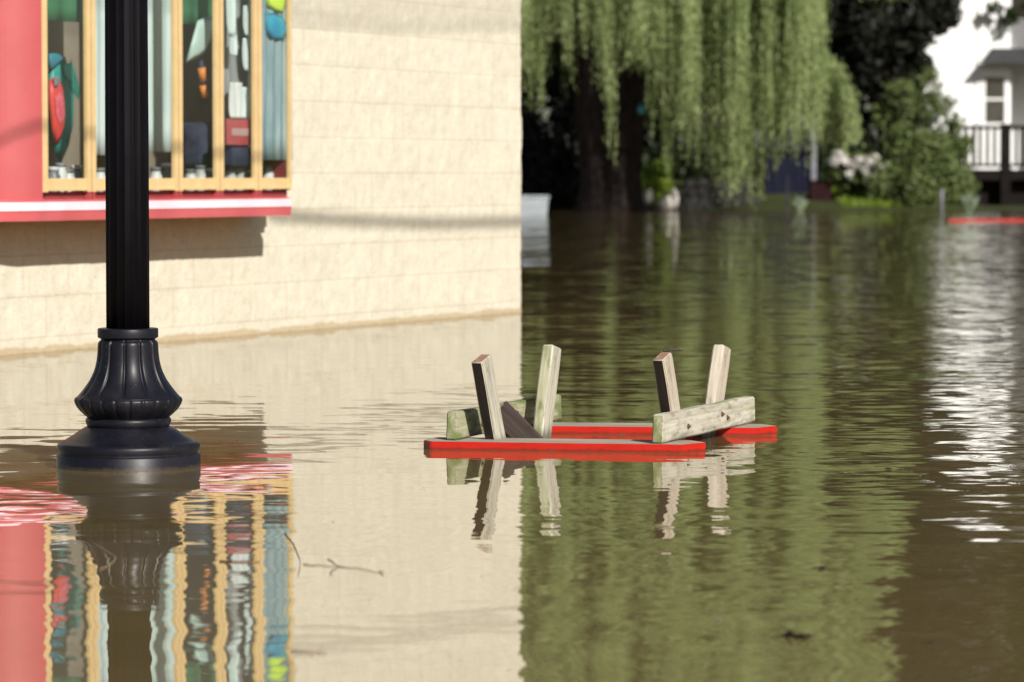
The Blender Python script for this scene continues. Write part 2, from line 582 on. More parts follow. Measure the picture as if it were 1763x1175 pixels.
gx_ = np.unique(np.concatenate([np.linspace(-600, -40, 20), np.linspace(-40, 40, 81), np.linspace(40, 600, 20)]))
gy_ = np.unique(np.concatenate([np.linspace(-600, -30, 16), np.linspace(-30, 70, 40), np.linspace(70, 130, 61), np.linspace(130, 1800, 24)]))
GX, GY = np.meshgrid(gx_, gy_)
GZ = terrain_h(GX, GY)
nv, nu = GX.shape
idx = np.arange(nv * nu).reshape(nv, nu)
quads = np.stack([idx[:-1, :-1], idx[:-1, 1:], idx[1:, 1:], idx[1:, :-1]], -1).reshape(-1, 4)
g = obj_np("ground", np.stack([GX, GY, GZ], -1).reshape(-1, 3), quads, M_GROUND, smooth=True)
tag(g, "green grassy bank and muddy ground under the flood", "ground", kind="structure")

bm = bmesh.new()
for c in ((-300, -40), (300, -40), (300, 105), (-300, 105)): bm.verts.new((c[0], c[1], 0))
bm.faces.new(bm.verts)
wtr = obj("water", bm, M_WATER)
tag(wtr, "brown rippled flood water covering the street and park", "water", kind="structure")

# ------------------------------------------------------------------ shop building
XW, YW, ZW = -U, -N, ZUP     # wall local axes: x runs from the far corner towards the camera, y into the building
XW = -U
M_WALL = frame_matrix(XW, -N, ZUP, Vector((W0.x, W0.y, 0)))
M_WALL_INV = M_WALL.inverted()
shop = empty("shop_building", (W0.x, W0.y, 0), "cream split-face block shop with a red bay window standing in flood water", "building")
shop.matrix_world = M_WALL


def wl(px, py, p):
    """pixel -> wall coordinates on the plane p metres in front of the wall"""
    q = on_plane(px, py, W0 + N * p, N)
    return M_WALL_INV @ q


P_FRAME, P_LEDGE = 0.275, 0.31
GRO = [wl(x, 250, P_FRAME).x for x in (72, 158, 233, 308, 379, 445, 503)]
S_R, S_L = GRO[-1], GRO[0]            # right end (far), left end (near)
Z_FB, Z_PB, Z_TOP = 0.792, 0.858, 2.55
HOLE = (S_R + 0.05, S_L - 0.05, 0.70, Z_TOP)

# block wall, real relief
ds, dz = 0.0145, 0.0145
sx = np.arange(-0.0, 7.6, ds)
zz = np.arange(-0.5, 3.7, dz)
S, Z = np.meshgrid(sx, zz)


def relief(S, Z, seed=0.0):
    row = np.floor((Z - ZJ) / COURSE)
    fz = ((Z - ZJ) / COURSE) - row
    shift = np.where(row % 2 == 0, 0.0, 0.5)
    fs = (S / 0.4064 + shift); blk = np.floor(fs); fs = fs - blk
    prow = _perm[(row.astype(int)) % 64, (blk.astype(int)) % 64, 5]
    h = vnoise(S * 9, Z * 9, 3.3 + seed) * 0.0025 + vnoise(S * 24, Z * 24, 7.7 + seed) * 0.0035 + vnoise(S * 50, Z * 50, 1.7 + seed) * 0.004
    h = h + (prow - 0.5) * 0.004
    dj = np.minimum(fz, 1 - fz) * COURSE
    dv = np.minimum(np.minimum(fs, 1 - fs), np.abs(fs - 0.5)) * 0.4064
    edge = np.clip(np.minimum(dj, dv * 1.3) / 0.016, 0, 1)
    h = h * (0.25 + 0.75 * edge) - (1 - np.clip(dj / 0.007, 0, 1)) * 0.010 - (1 - np.clip(dv / 0.010, 0, 1)) * 0.0008
    return h


Hh = relief(S, Z)
V = np.stack([S, -Hh, Z], -1)
nz, ns = S.shape
idx = np.arange(nz * ns).reshape(nz, ns)
quads = np.stack([idx[:-1, :-1], idx[:-1, 1:], idx[1:, 1:], idx[1:, :-1]], -1).reshape(-1, 4)
cs = (S[:-1, :-1] + ds / 2).ravel(); cz = (Z[:-1, :-1] + dz / 2).ravel()
keep = ~((cs > HOLE[0]) & (cs < HOLE[1]) & (cz > HOLE[2]) & (cz < HOLE[3]))
V = V.reshape(-1, 3)
# return face round the far corner
ty = np.arange(0, 0.9, 0.03)
T, Z2 = np.meshgrid(ty, zz)
H2 = relief(T + 20, Z2, 4.0)
bl = np.clip(T / 0.05, 0, 1)
V2 = np.stack([-H2 * bl + 0.0, T, Z2], -1)
V2[:, 0, 1] = -Hh[:, 0]; V2[:, 0, 0] = S[:, 0]
i2 = np.arange(V2.shape[0] * V2.shape[1]).reshape(V2.shape[:2]) + len(V)
q2 = np.stack([i2[:-1, :-1], i2[1:, :-1], i2[1:, 1:], i2[:-1, 1:]], -1).reshape(-1, 4)
# slight irregular corner edge
cor = vnoise(zz * 14, 0.5, 9.1) * 0.032 + vnoise(zz * 40, 2.5, 9.1) * 0.012
V[idx[:, 0], 0] += cor; V2[:, 0, 0] += cor
allV = np.concatenate([V, V2.reshape(-1, 3)])
blk_wall = obj_np("block_wall", allV, np.concatenate([quads[keep], q2]), M_BLOCK, shop, smooth=True)
# upper wall, far return and roof (plain continuation, outside the picture)
bm = bmesh.new()
box(bm, (4.5, 0.1, 4.45), (9.0, 0.2, 1.5))
box(bm, (0.1, 5.0, 2.35), (0.19, 8.2, 5.7))
box(bm, (8.3, 0.1, 1.55), (1.4, 0.2, 4.3))
obj("upper_wall", bm, M_BLOCK, shop)
bm = bmesh.new()
box(bm, (4.5, 4.6, 5.26), (9.2, 9.4, 0.12))
obj("roof", bm, M_ROOF, shop)
# room behind the window
bm = bmesh.new()
a, b_, c, d = HOLE
dpt = 1.15
for cc, s in (((0.5 * (a + b_), dpt, 1.65), (b_ - a + 0.3, 0.04, 2.2)),
              ((a - 0.12, dpt / 2 + 0.02, 1.65), (0.04, dpt - 0.06, 2.2)), ((b_ + 0.12, dpt / 2 + 0.02, 1.65), (0.04, dpt - 0.06, 2.2)),
              ((0.5 * (a + b_), dpt / 2 + 0.02, Z_TOP + 0.12), (b_ - a + 0.3, dpt - 0.06, 0.04))):
    box(bm, cc, s)
obj("room_wall", bm, M_ROOM, shop)
bm = bmesh.new()
box(bm, (0.5 * (a + b_), dpt / 2 - 0.1, 0.775), (b_ - a - 0.02, dpt + 0.2, 0.03))
obj("display_shelf", bm, M_ROOM, shop)

# bay: casing with ledge, column, frames, panes
bm = bmesh.new()
mid = 0.5 * (S_R + S_L)
box(bm, (mid, -P_FRAME / 2, Z_TOP + 0.08), (S_L - S_R + 0.02, P_FRAME + 0.02, 0.16))      # head
box(bm, (mid, -(P_FRAME - 0.03) / 2, 0.765), (S_L - S_R - 0.01, P_FRAME - 0.03, 0.052))   # recessed apron
box(bm, (S_R + 0.012, -P_FRAME / 2 + 0.015, 1.67), (0.024, P_FRAME - 0.03, Z_TOP - 0.79))  # far cheek
bay = obj("bay_window", bm, M_REDDK, shop)
# near side: a red panel curving back to the wall
def near_curve(p0, s0, n=16, length=0.62, a0=4, da=40):
    pts = [(s0, p0)]
    ang = R(a0); st_ = length / n
    for k in range(n):
        ang += R(da) / n
        s1, p1 = pts[-1]
        pts.append((s1 + st_ * math.cos(ang), p1 - st_ * math.sin(ang)))
        if pts[-1][1] < 0.03: break
    s1, p1 = pts[-1]
    pts.append((s1 + 1.2, max(p1, 0.03)))
    return pts


pr = near_curve(P_FRAME + 0.006, S_L + 0.004, a0=28, da=46, length=0.40)
prof = [(S_L + 0.004, 0.0)] + [(a_, -b3) for a_, b3 in pr] + [(pr[-1][0], 0.0)]
bm = bmesh.new()
top = [bm.verts.new((x, y, Z_TOP + 0.15)) for x, y in prof]
bot = [bm.verts.new((x, y, 0.752)) for x, y in prof]
for k in range(len(prof)):
    j = (k + 1) % len(prof)
    bm.faces.new((top[k], top[j], bot[j], bot[k]))
bm.faces.new(top); bm.faces.new(bot)
obj("corner_column", bm, M_RED, bay)
# ledge: sloped upper band coloured pale for glare, red lower band, following the curve
M_LEDGE = mottled("red_ledge_gloss", (0.50, 0.09, 0.10), (0.57, 0.12, 0.13), 4, 0.25, 0.6, coat=0.3)
M_LEDGET = mottled("ledge_glare_pink", (0.78, 0.54, 0.60), (0.86, 0.66, 0.72), 4, 0.25, 0.6, coat=0.4)
x_r, x_l = wl(503, 350, P_LEDGE).x, wl(70, 350, P_LEDGE).x
path = [(x_r, P_LEDGE)] + near_curve(P_LEDGE, x_l)
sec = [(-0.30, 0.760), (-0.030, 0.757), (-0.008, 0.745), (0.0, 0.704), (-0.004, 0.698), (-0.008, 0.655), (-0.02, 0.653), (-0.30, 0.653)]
bm = bmesh.new()
rows = []
for i, (sx_, px_) in enumerate(path):
    rows.append([bm.verts.new((sx_, -max(px_ + o_, 0.0), z)) for o_, z in sec])
for r0, r1 in zip(rows, rows[1:]):
    for k in range(len(sec) - 1):
        f = bm.faces.new((r0[k], r0[k + 1], r1[k + 1], r1[k]))
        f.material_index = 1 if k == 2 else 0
bm.faces.new(rows[0]); bm.faces.new(rows[-1])
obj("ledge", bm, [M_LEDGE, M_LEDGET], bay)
# small brackets in the gap under the frames
for gpos in GRO[1:-1]:
    for off in (-0.02, 0.02):
        bm = bmesh.new()
        box(bm, (gpos + off, -P_FRAME + 0.012, 0.776), (0.010, 0.03, 0.034))
        obj("gap_fastener", bm, M_RED, bay)

for i in range(6):
    l, r = GRO[i], GRO[i + 1]
    l -= 0.004; r += 0.004
    if i == 5: r -= 0.0
    st = 0.036 if i else 0.050
    sr = 0.036 if i < 5 else 0.022
    bm = bmesh.new()
    yc = -P_FRAME + 0.010
    box(bm, (l - st / 2, yc, 0.5 * (Z_FB + Z_TOP)), (st, 0.020, Z_TOP - Z_FB))
    box(bm, (r + sr / 2, yc, 0.5 * (Z_FB + Z_TOP)), (sr, 0.020, Z_TOP - Z_FB))
    box(bm, (0.5 * (l - st + r + sr), yc + 0.004, 0.5 * (Z_FB + 0.012 + Z_PB)), (l - st - r - sr, 0.016, Z_PB - Z_FB - 0.012))
    box(bm, (0.5 * (l - st + r + sr), yc - 0.004, Z_FB + 0.0125), (l - st - r - sr, 0.02, 0.012))
    box(bm, (0.5 * (l - st + r + sr), yc + 0.004, Z_TOP - 0.05), (l - st - r - sr, 0.016, 0.09))
    fr = obj("window_frame", bm, M_TAN, bay)
    bm = bmesh.new()
    w = l - st - r - sr
    box(bm, (0.5 * (l - st + r + sr), -P_FRAME + 0.012, 0.5 * (Z_PB + Z_TOP - 0.095)), (w - 0.004, 0.001, Z_TOP - 0.095 - Z_PB - 0.004))
    bmesh.ops.delete(bm, geom=[f for f in bm.faces if abs(f.normal.y) < 0.5 or f.normal.y > 0.5], context='FACES')
    obj("window_pane", bm, M_GLASS, bay)
bm = bmesh.new()
for gpos in GRO[1:-1]:
    box(bm, (gpos, -P_FRAME + 0.010, 0.5 * (Z_FB + Z_TOP)), (0.0075, 0.014, Z_TOP - Z_FB))
obj("sealant_joint", bm, M_GROOVE, bay)

# ------------------------------------------------------------------ things on display behind the glass
def wall_thing(name, label, cat, s, dep, z, group=None):
    o = empty(name, (0, 0, 0), label, cat, group)
    o.matrix_world = M_WALL @ Matrix.Translation((s, dep, z))
    return o


def wall_mesh(o, label, cat, s, dep, z, group=None, rot=None):
    o.matrix_world = M_WALL @ Matrix.Translation((s, dep, z)) @ (rot if rot else Matrix.Identity(4))
    return tag(o, label, cat, group)


def behind(px, py, dep):
    """wall coordinates of a pixel on the plane dep metres behind the wall face (dep may be negative)"""
    return wl(px, py, -dep)


def cloth(name, label, cat, px0, px1, py0, py1, dep, mat, folds=7, amp=0.02, group=None, taper=0.0):
    a_ = behind(px0, py0, dep); b2 = behind(px1, py1, dep)
    w, h = abs(a_.x - b2.x), abs(a_.z - b2.z)
    nx, nz_ = 60, 14
    V = []
    for j in range(nz_ + 1):
        for i in range(nx + 1):
            u = i / nx; v = j / nz_
            fold = math.sin(u * folds * 2 * math.pi + 1.3 * math.sin(v * 3)) * amp * (0.5 + 0.5 * v)
            x = (u - 0.5) * w * (1 - taper * v)
            V.append((x, fold, -v * h))
    F = [(j * (nx + 1) + i, j * (nx + 1) + i + 1, (j + 1) * (nx + 1) + i + 1, (j + 1) * (nx + 1) + i) for j in range(nz_) for i in range(nx)]
    o = obj_np(name, V, F, mat, None, smooth=True)
    sol = o.modifiers.new("thickness", 'SOLIDIFY'); sol.thickness = 0.004
    return wall_mesh(o, label, cat, 0.5 * (a_.x + b2.x), dep, max(a_.z, b2.z), group)


M_CLOTHW = mottled("white_sheer_cloth", (0.55, 0.66, 0.68), (0.78, 0.85, 0.86), 3, 0.8, stretch=(3, 1, 0.4))
M_CLOTHM = mottled("mint_white_cloth", (0.46, 0.60, 0.58), (0.74, 0.82, 0.80), 4, 0.8, stretch=(4, 1, 0.4))
M_CLOTHB = mottled("blue_grey_cloth", (0.16, 0.28, 0.34), (0.42, 0.52, 0.54), 4, 0.8, stretch=(4, 1, 0.6))
M_GREEN = mottled("green_banner_cloth", (0.035, 0.16, 0.075), (0.06, 0.22, 0.10), 3, 0.8)
M_TEAL = mottled("teal_shell", (0.015, 0.27, 0.24), (0.03, 0.36, 0.31), 6, 0.4)
M_ORANGE = mottled("orange_red_shell", (0.70, 0.06, 0.02), (0.80, 0.08, 0.12), 5, 0.4)
M_MINT = mottled("pale_mint_blade", (0.42, 0.60, 0.56), (0.60, 0.72, 0.68), 5, 0.35)
M_ORG2 = mottled("orange_grip", (0.70, 0.20, 0.03), (0.8, 0.27, 0.05), 12, 0.5)
M_WHITE = mottled("white_plastic", (0.62, 0.63, 0.63), (0.74, 0.74, 0.73), 8, 0.45)
M_GREYC = mottled("smoky_grey_plastic", (0.12, 0.13, 0.15), (0.32, 0.33, 0.35), 14, 0.4)
M_NAVY = mottled("navy_fabric", (0.018, 0.022, 0.05), (0.05, 0.06, 0.11), 10, 0.8)
M_REDSIGN = mottled("faded_red_card", (0.42, 0.06, 0.07), (0.55, 0.13, 0.13), 8, 0.6)
M_LIME = mottled("lime_plastic", (0.36, 0.55, 0.05), (0.45, 0.62, 0.1), 5, 0.5)
M_BLUE = mottled("blue_plastic", (0.03, 0.14, 0.30), (0.05, 0.30, 0.36), 5, 0.5)


def blade(bm, outline, th):
    """thick lens-like plate from a 2-D outline in x,z: rim at y=0, swollen middle"""
    n = len(outline)
    cx = sum(p[0] for p in outline) / n; cz_ = sum(p[1] for p in outline) / n
    rim = [bm.verts.new((x, 0, z)) for x, z in outline]
    prev_f, prev_b = rim, rim
    for t in (0.7, 0.4):
        hf = th * math.sqrt(1 - t * t)
        f_ = [bm.verts.new((cx + (x - cx) * t, -hf, cz_ + (z - cz_) * t)) for x, z in outline]
        b__ = [bm.verts.new((cx + (x - cx) * t, hf, cz_ + (z - cz_) * t)) for x, z in outline]
        for k in range(n):
            j = (k + 1) % n
            bm.faces.new((prev_f[k], prev_f[j], f_[j], f_[k])); bm.faces.new((prev_b[j], prev_b[k], b__[k], b__[j]))
        prev_f, prev_b = f_, b__
    bm.faces.new(prev_f); bm.faces.new(prev_b[::-1])


def px_outline(pts, dep, ref):
    return [(behind(x, y, dep).x - ref.x, behind(x, y, dep).z - ref.z) for x, y in pts]


cloth("banner", "dark green banner hanging at the top of the leftmost window pane", "banner", 80, 152, -330, 40, -0.17, M_GREEN, 2, 0.01)
cloth("banner", "green banner hanging behind the pale paddle blade", "banner", 308, 378, -330, 46, -0.10, M_GREEN, 2, 0.01)
cloth("curtain", "white sheer curtain behind the window pane left of the lamp post", "curtain", 158, 226, -330, 268, -0.05, M_CLOTHW, 5, 0.005)
cloth("curtain", "mint white curtain behind the window pane right of the lamp post", "curtain", 236, 302, -330, 262, -0.05, M_CLOTHM, 4, 0.005)
cloth("curtain", "blue grey streaked curtain behind the rightmost window pane", "curtain", 446, 503, -330, 276, -0.245, M_CLOTHB, 4, 0.006)
cloth("curtain", "pale grey sheer cloth hung behind the red card", "curtain", 380, 444, -330, 288, -0.13, mottled("grey_sheer_cloth", (0.20, 0.20, 0.20), (0.44, 0.45, 0.45), 5, 0.8, stretch=(5, 1, 0.5)), 3, 0.006)

# teal and orange hanging shells in the first pane
dep = 0.02
ref = behind(104, 90, dep)
o = wall_thing("hanging_shell", "tapered teal shell hanging point down in the leftmost window pane", "hanging shell", ref.x, dep, ref.z)
bm = bmesh.new(); blade(bm, px_outline([(84, 104), (96, 92), (112, 98), (122, 130), (127, 165), (126, 215), (118, 252), (104, 284), (94, 262), (84, 225)], dep, ref), 0.03)
obj("body", bm, M_TEAL, o, smooth=True)
bm = bmesh.new(); blade(bm, px_outline([(84, 92), (100, 92), (112, 99), (98, 112), (85, 122)], dep - 0.035, ref), 0.012)
for v in bm.verts: v.co.y -= 0.035
obj("top_panel", bm, M_BLUE, o, smooth=True)
bm = bmesh.new(); blade(bm, px_outline([(113, 101), (121, 128), (129, 160), (127, 172), (112, 152)], dep, ref), 0.012)
for v in bm.verts: v.co.y -= 0.028
obj("side_panel", bm, mottled("dark_teal_shell", (0.012, 0.17, 0.14), (0.02, 0.24, 0.20), 8, 0.5), o)
bm = bmesh.new(); blade(bm, px_outline([(99, 112), (112, 108), (114, 140), (107, 138), (101, 128)], dep, ref), 0.008)
for v in bm.verts: v.co.y -= 0.036
obj("highlight_panel", bm, mottled("turquoise_highlight", (0.03, 0.50, 0.47), (0.06, 0.60, 0.56), 8, 0.4), o)  # lighter turquoise plate stands in for the highlight on the shell
dep2 = -0.07
ref = behind(98, 130, dep2)
o = wall_thing("hanging_shell", "narrow orange red shell hanging in front of the teal one", "hanging shell", ref.x, dep2, ref.z)
bm = bmesh.new(); blade(bm, px_outline([(84, 140), (93, 132), (102, 134), (108, 150), (111, 190), (110, 225), (102, 248), (95, 252), (90, 225), (85, 180)], dep2, ref), 0.022)
obj("body", bm, M_ORANGE, o, smooth=True)
bm = bmesh.new(); blade(bm, px_outline([(88, 168), (97, 158), (104, 170), (106, 200), (98, 216), (91, 200)], dep2, ref), 0.008)
for v in bm.verts: v.co.y -= 0.022
obj("pink_panel", bm, mottled("hot_pink_patch", (0.70, 0.05, 0.16), (0.80, 0.22, 0.20), 40, 0.5), o)  # pink patch on the front of the orange body
bm = bmesh.new(); blade(bm, px_outline([(86, 134), (92, 130), (96, 140), (92, 150), (87, 149)], dep2, ref), 0.01)
for v in bm.verts: v.co.y -= 0.024
obj("dark_buckle", bm, M_GREYC, o)
bm = bmesh.new()
pa, pb = behind(70, 78, 0.25), behind(124, 82, 0.25)
tube(bm, [(pa.x - pb.x, 0, pa.z - pb.z), (0, 0, 0)], [0.02, 0.02], 12)
wall_mesh(obj("display_rail", bm, M_WHITE, smooth=True), "white horizontal rail above the teal hanging shell", "rail", pb.x, 0.25, pb.z)
bm = bmesh.new()
pa, pb = behind(140, -200, 0.1), behind(141, 300, 0.1)
tube(bm, [(0, 0, pa.z - pb.z), (0, 0, 0)], [0.012, 0.012], 10)
wall_mesh(obj("display_post", bm, mottled("olive_post", (0.14, 0.12, 0.05), (0.2, 0.17, 0.08), 9)), "thin olive upright post in the leftmost window pane", "post", pb.x, 0.1, pb.z)

# paddle
dep = -0.16
ref = behind(345, 110, dep)
o = wall_thing("paddle", "pale mint paddle blade with an orange grip leaning in the window", "paddle", ref.x, dep, ref.z)
bm = bmesh.new(); blade(bm, px_outline([(320, 108), (330, 72), (340, 36), (352, 31), (364, 28), (368, 40), (364, 66), (352, 92), (338, 102)], dep, ref), 0.012)
obj("blade", bm, M_MINT, o, smooth=True)
bm = bmesh.new()
q0, q1 = px_outline([(346, 104), (353, 175)], dep, ref)
tube(bm, [(q0[0], 0, q0[1]), (q1[0], 0, q1[1])], [0.012, 0.012], 10)
obj("shaft", bm, M_NAVY, o, smooth=True)
for (ya, yb) in ((117, 140), (147, 168)):
    bm = bmesh.new()
    q0, q1 = px_outline([(347 + (ya - 117) * 0.1, ya), (350 + (yb - 140) * 0.1, yb)], dep, ref)
    tube(bm, [(q0[0], 0, q0[1]), (q1[0], 0, q1[1])], [0.022, 0.018], 12)
    obj("grip", bm, M_ORG2, o, smooth=True)

# navy bag, pale garments, red card, lime and blue floats
def soft_box(name, label, cat, px0, px1, py0, py1, dep, depth, mat, bev=0.02, group=None, parts=None):
    a_ = behind(px0, py1, dep); b2 = behind(px1, py0, dep)
    w, h = abs(a_.x - b2.x), abs(a_.z - b2.z)
    bm = bmesh.new(); box(bm, (0, 0, h / 2), (w, depth, h)); bevel_all(bm, min(bev, w * 0.3, h * 0.3), 3)
    o = obj(name, bm, mat, smooth=True)
    return wall_mesh(o, label, cat, 0.5 * (a_.x + b2.x), dep, min(a_.z, b2.z), group), w, h


o, w, h = soft_box("added_backdrop", "taupe board added to lighten the pane behind the teal hanging shell", "backdrop", 74, 140, -330, 300, 0.12, 0.03, mottled("taupe_board", (0.27, 0.22, 0.17), (0.36, 0.30, 0.24), 3, 0.8), 0.01)  # board added to lighten the background of the first pane
o, w, h = soft_box("duffel_bag", "dark navy bag slumped on the shelf below the paddle", "bag", 319, 371, 212, 290, 0.15, 0.26, M_NAVY, 0.06)
bm = bmesh.new(); tube(bm, [(-0.10, -0.13, h * 0.75), (-0.07, -0.17, h + 0.02), (0.07, -0.17, h + 0.02), (0.10, -0.13, h * 0.75)], [0.012] * 4, 8)
obj("handle", bm, M_GREYC, o, smooth=True)
o, w, h = soft_box("display_card", "faded red rectangular card standing in the fifth window pane", "display card", 390, 430, 206, 250, -0.21, 0.02, M_REDSIGN, 0.004)
bm = bmesh.new(); box(bm, (0, -0.012, h * 0.5), (w * 0.7, 0.003, h * 0.28)); obj("pale_stripe", bm, mottled("pale_card_stripe", (0.5, 0.3, 0.3), (0.6, 0.4, 0.4)), o)
for (x0, x1, y0, y1, dd, lab, mt) in ((396, 417, 142, 204, -0.215, "white folded towel stacked above the red card on its left", M_WHITE),
                                      (414, 434, 150, 204, -0.20, "white folded towel stacked above the red card on its right", M_CLOTHW),
                                      (390, 407, -40, 62, -0.215, "grey white shirt hanging high at left in the fifth pane", M_CLOTHM),
                                      (418, 434, 66, 122, -0.205, "pale grey pointed cloth hanging in the middle of the fifth pane", M_CLOTHW),
                                      (419, 436, 10, 62, -0.21, "mint white cloth hanging high at right in the fifth pane", M_CLOTHM),
                                      (396, 408, 60, 96, -0.215, "small grey cloth hanging low at left in the fifth pane", M_CLOTHW)):
    cloth("hanging_cloth" if 'hang' in lab else "folded_towel", lab, "cloth" if 'hang' in lab else "towel", x0, x1, y0, y1, dd, mt, 2, 0.015, taper=0.5 if 'hang' in lab else 0.1)
o, w, h = soft_box("storage_tub", "dark blue tub standing under the red card", "tub", 392, 434, 254, 288, -0.18, 0.08, M_NAVY, 0.02)
dep = -0.252
ref = behind(474, 10, dep)
o = wall_thing("hanging_fish", "lime and blue oval float hanging high in the rightmost pane", "float", ref.x, dep, ref.z)
bm = bmesh.new(); blade(bm, px_outline([(455, -10), (470, -30), (488, -18), (492, 8), (486, 26), (470, 20), (458, 10)], dep, ref), 0.02)
obj("upper_panel", bm, M_LIME, o, smooth=True)
bm = bmesh.new(); blade(bm, px_outline([(454, 22), (470, 22), (486, 28), (496, 50), (488, 72), (466, 70), (455, 52)], dep, ref), 0.02)
obj("lower_panel", bm, M_BLUE, o, smooth=True)

# row of tubs and jars along the shelf
jar_spots = [(92, 'the leftmost pane, first from the red column'), (104, 'the leftmost pane, second from the red column'), (117, 'the leftmost pane, third from the red column'), (131, 'the leftmost pane, beside the tan stile'),
             (172, 'the pane left of the lamp post'), (268, 'the pane right of the lamp post, by the post'), (287, 'the pane right of the lamp post, by the stile'),
             (328, 'the pane with the paddle, at its left'), (345, 'the pane with the paddle, at its middle'), (361, 'the pane with the paddle, at its right'),
             (396, 'the pane with the red card, at its left'), (412, 'the pane with the red card, its middle'), (428, 'the pane with the red card, at its right'),
             (462, 'the rightmost pane, on its left'), (484, 'the rightmost pane, on its right')]
jm, lm = None, None
for k, (x, where) in enumerate(jar_spots):
    hgt = (0.105, 0.125, 0.095, 0.115, 0.10)[k % 5]
    p = behind(x, 300, -0.14)
    o = wall_thing("storage_jar", f"squat {'white' if k % 3 else 'smoky grey'} jar in {where}", "jar", p.x, -0.14, 0.79, "jars along the window shelf")
    bm = bmesh.new(); lathe(bm, [(0.030, 0), (0.034, 0.006), (0.034, hgt * 0.75), (0.026, hgt * 0.88), (0.026, hgt)], 20)
    obj("jar_body", bm, M_WHITE if k % 3 else M_GREYC, o, smooth=True)
    bm = bmesh.new(); lathe(bm, [(0.029, hgt), (0.029, hgt + 0.016), (0.024, hgt + 0.02)], 20)
    obj("lid", bm, M_GREYC if k % 3 else M_WHITE, o, smooth=True)

# overhead cables: out of the picture, their shadows fall across wall and bay
def cable(pts, rad, lab, dist):
    bm = bmesh.new()
    P = [Vector(p) + SUN * dist for p in pts]
    dense = []
    for i in range(len(P) - 1):
        for k in range(8): dense.append(P[i].lerp(P[i + 1], k / 8))
    dense.append(P[-1])
    for _ in range(6):
        dense = [dense[0]] + [(dense[i - 1] + dense[i] * 2 + dense[i + 1]) / 4 for i in range(1, len(dense) - 1)] + [dense[-1]]
    tube(bm, dense, [rad] * len(dense), 10)
    o = obj("overhead_cable", bm, M_SHAFT, smooth=True)
    return tag(o, lab, "cable", "overhead cables crossing in front of the shop")


def wallpts(L, p):
    return [on_plane(x, y, W0 + N * p, N) for x, y in L]


cable(wallpts([(462, 371), (505, 374), (600, 380), (750, 386), (897, 382), (1150, 372), (1500, 350)], 0.0), 0.022, "thick lower overhead cable casting its shadow low on the cream wall", 8.5)
cable(wallpts([(-300, -40), (505, 8), (700, 14), (897, 12), (1500, -4)], 0.0), 0.008, "upper overhead cable casting its shadow at the top of the wall", 10.5)
cable(wallpts([(-300, -10), (505, 34), (700, 46), (897, 42), (1500, 20)], 0.0), 0.011, "middle overhead cable casting its shadow near the top of the wall", 10.5)
cable(wallpts([(-500, 90), (-200, 160), (75, 217), (157, 229), (307, 255), (377, 264), (440, 270), (470, 272)], P_FRAME), 0.013, "thin overhead cable casting its shadow across the window frames", 7.5)

# ------------------------------------------------------------------ street lamp
PL = on_z(221.5, 803)
lamp = empty("street_lamp", PL, "black fluted cast-iron street lamp post standing in the water before the window", "street lamp")
sc_ = 1.0 / 2160.0 * 1.0


def lp(rz): return [(r * sc_, (972 - y) * sc_) for r, y in rz]


NF = 12


def flute(a, z, r):
    return 1.0


def bell_mod(a, z, r):
    # twelve raised lobes between narrow grooves, vanishing into the rim
    y = 972 - z / sc_
    k = abs(math.cos(NF / 2 * (a - R(105 - 90) + math.pi / NF * 0)))
    groove = max(0.0, 1 - k * 3.2)
    dpt = 0.085 if 150 < y < 440 else max(0.0, 0.085 * (1 - (y - 440) / 75.0)) if y >= 440 else 0.0
    lobe = 0.038 * (k ** 0.7) if dpt > 0 else 0
    return 1.0 - dpt * groove ** 0.8 + lobe * (dpt / 0.085)


bm = bmesh.new()
lathe(bm, lp([(452, 1500), (468, 1480), (468, 892), (464, 886), (455, 882)]), 96)
obj("base_drum", bm, M_LAMP, lamp, smooth=True)
bm = bmesh.new()
lathe(bm, lp([(455, 884), (450, 879), (456, 868), (464, 852), (465, 838), (461, 825), (452, 815), (430, 806), (422, 803), (400, 789), (372, 773), (345, 755), (320, 737), (296, 722), (276, 713), (266, 708)]), 96)
obj("base_dome", bm, M_LAMP, lamp, smooth=True)
bm = bmesh.new()
lathe(bm, lp([(262, 712), (268, 704), (275, 690), (279, 674), (276, 660), (268, 652), (262, 648)]), 96)
obj("base_ring", bm, M_LAMP, lamp, smooth=True)


def rim_mod(a, z, r):
    k = abs(math.cos(NF * (a - R(15))))
    return 1.0 - 0.035 * max(0.0, 1 - k * 2.6)


bm = bmesh.new()
lathe(bm, lp([(262, 655), (272, 645), (292, 628), (316, 605), (334, 582), (346, 560), (352, 542), (350, 530), (344, 522), (336, 519)]), 240, rim_mod)
obj("gadroon_rim", bm, M_LAMP, lamp, smooth=True)
bell = []
for y, r in ((521, 340), (516, 334), (500, 317), (480, 298), (455, 276), (430, 257), (405, 241), (380, 229), (355, 218), (325, 208), (295, 201), (265, 196), (235, 193), (205, 191), (180, 190), (165, 188), (158, 184), (152, 178), (146, 176), (135, 176)):
    bell.append((r, y))
bm = bmesh.new()
lathe(bm, lp(bell), 240, bell_mod)
obj("fluted_bell", bm, M_LAMP, lamp, smooth=True)
bm = bmesh.new()
lathe(bm, lp([(176, 139), (186, 135), (195, 130), (197, 124), (197, 78), (194, 72), (188, 70), (130, 70)]), 96)
obj("collar", bm, M_LAMP, lamp, smooth=True)


def shaft_mod(a, z, r):
    return 1.0 - 0.05 * abs(math.sin(8 * a)) ** 0.7


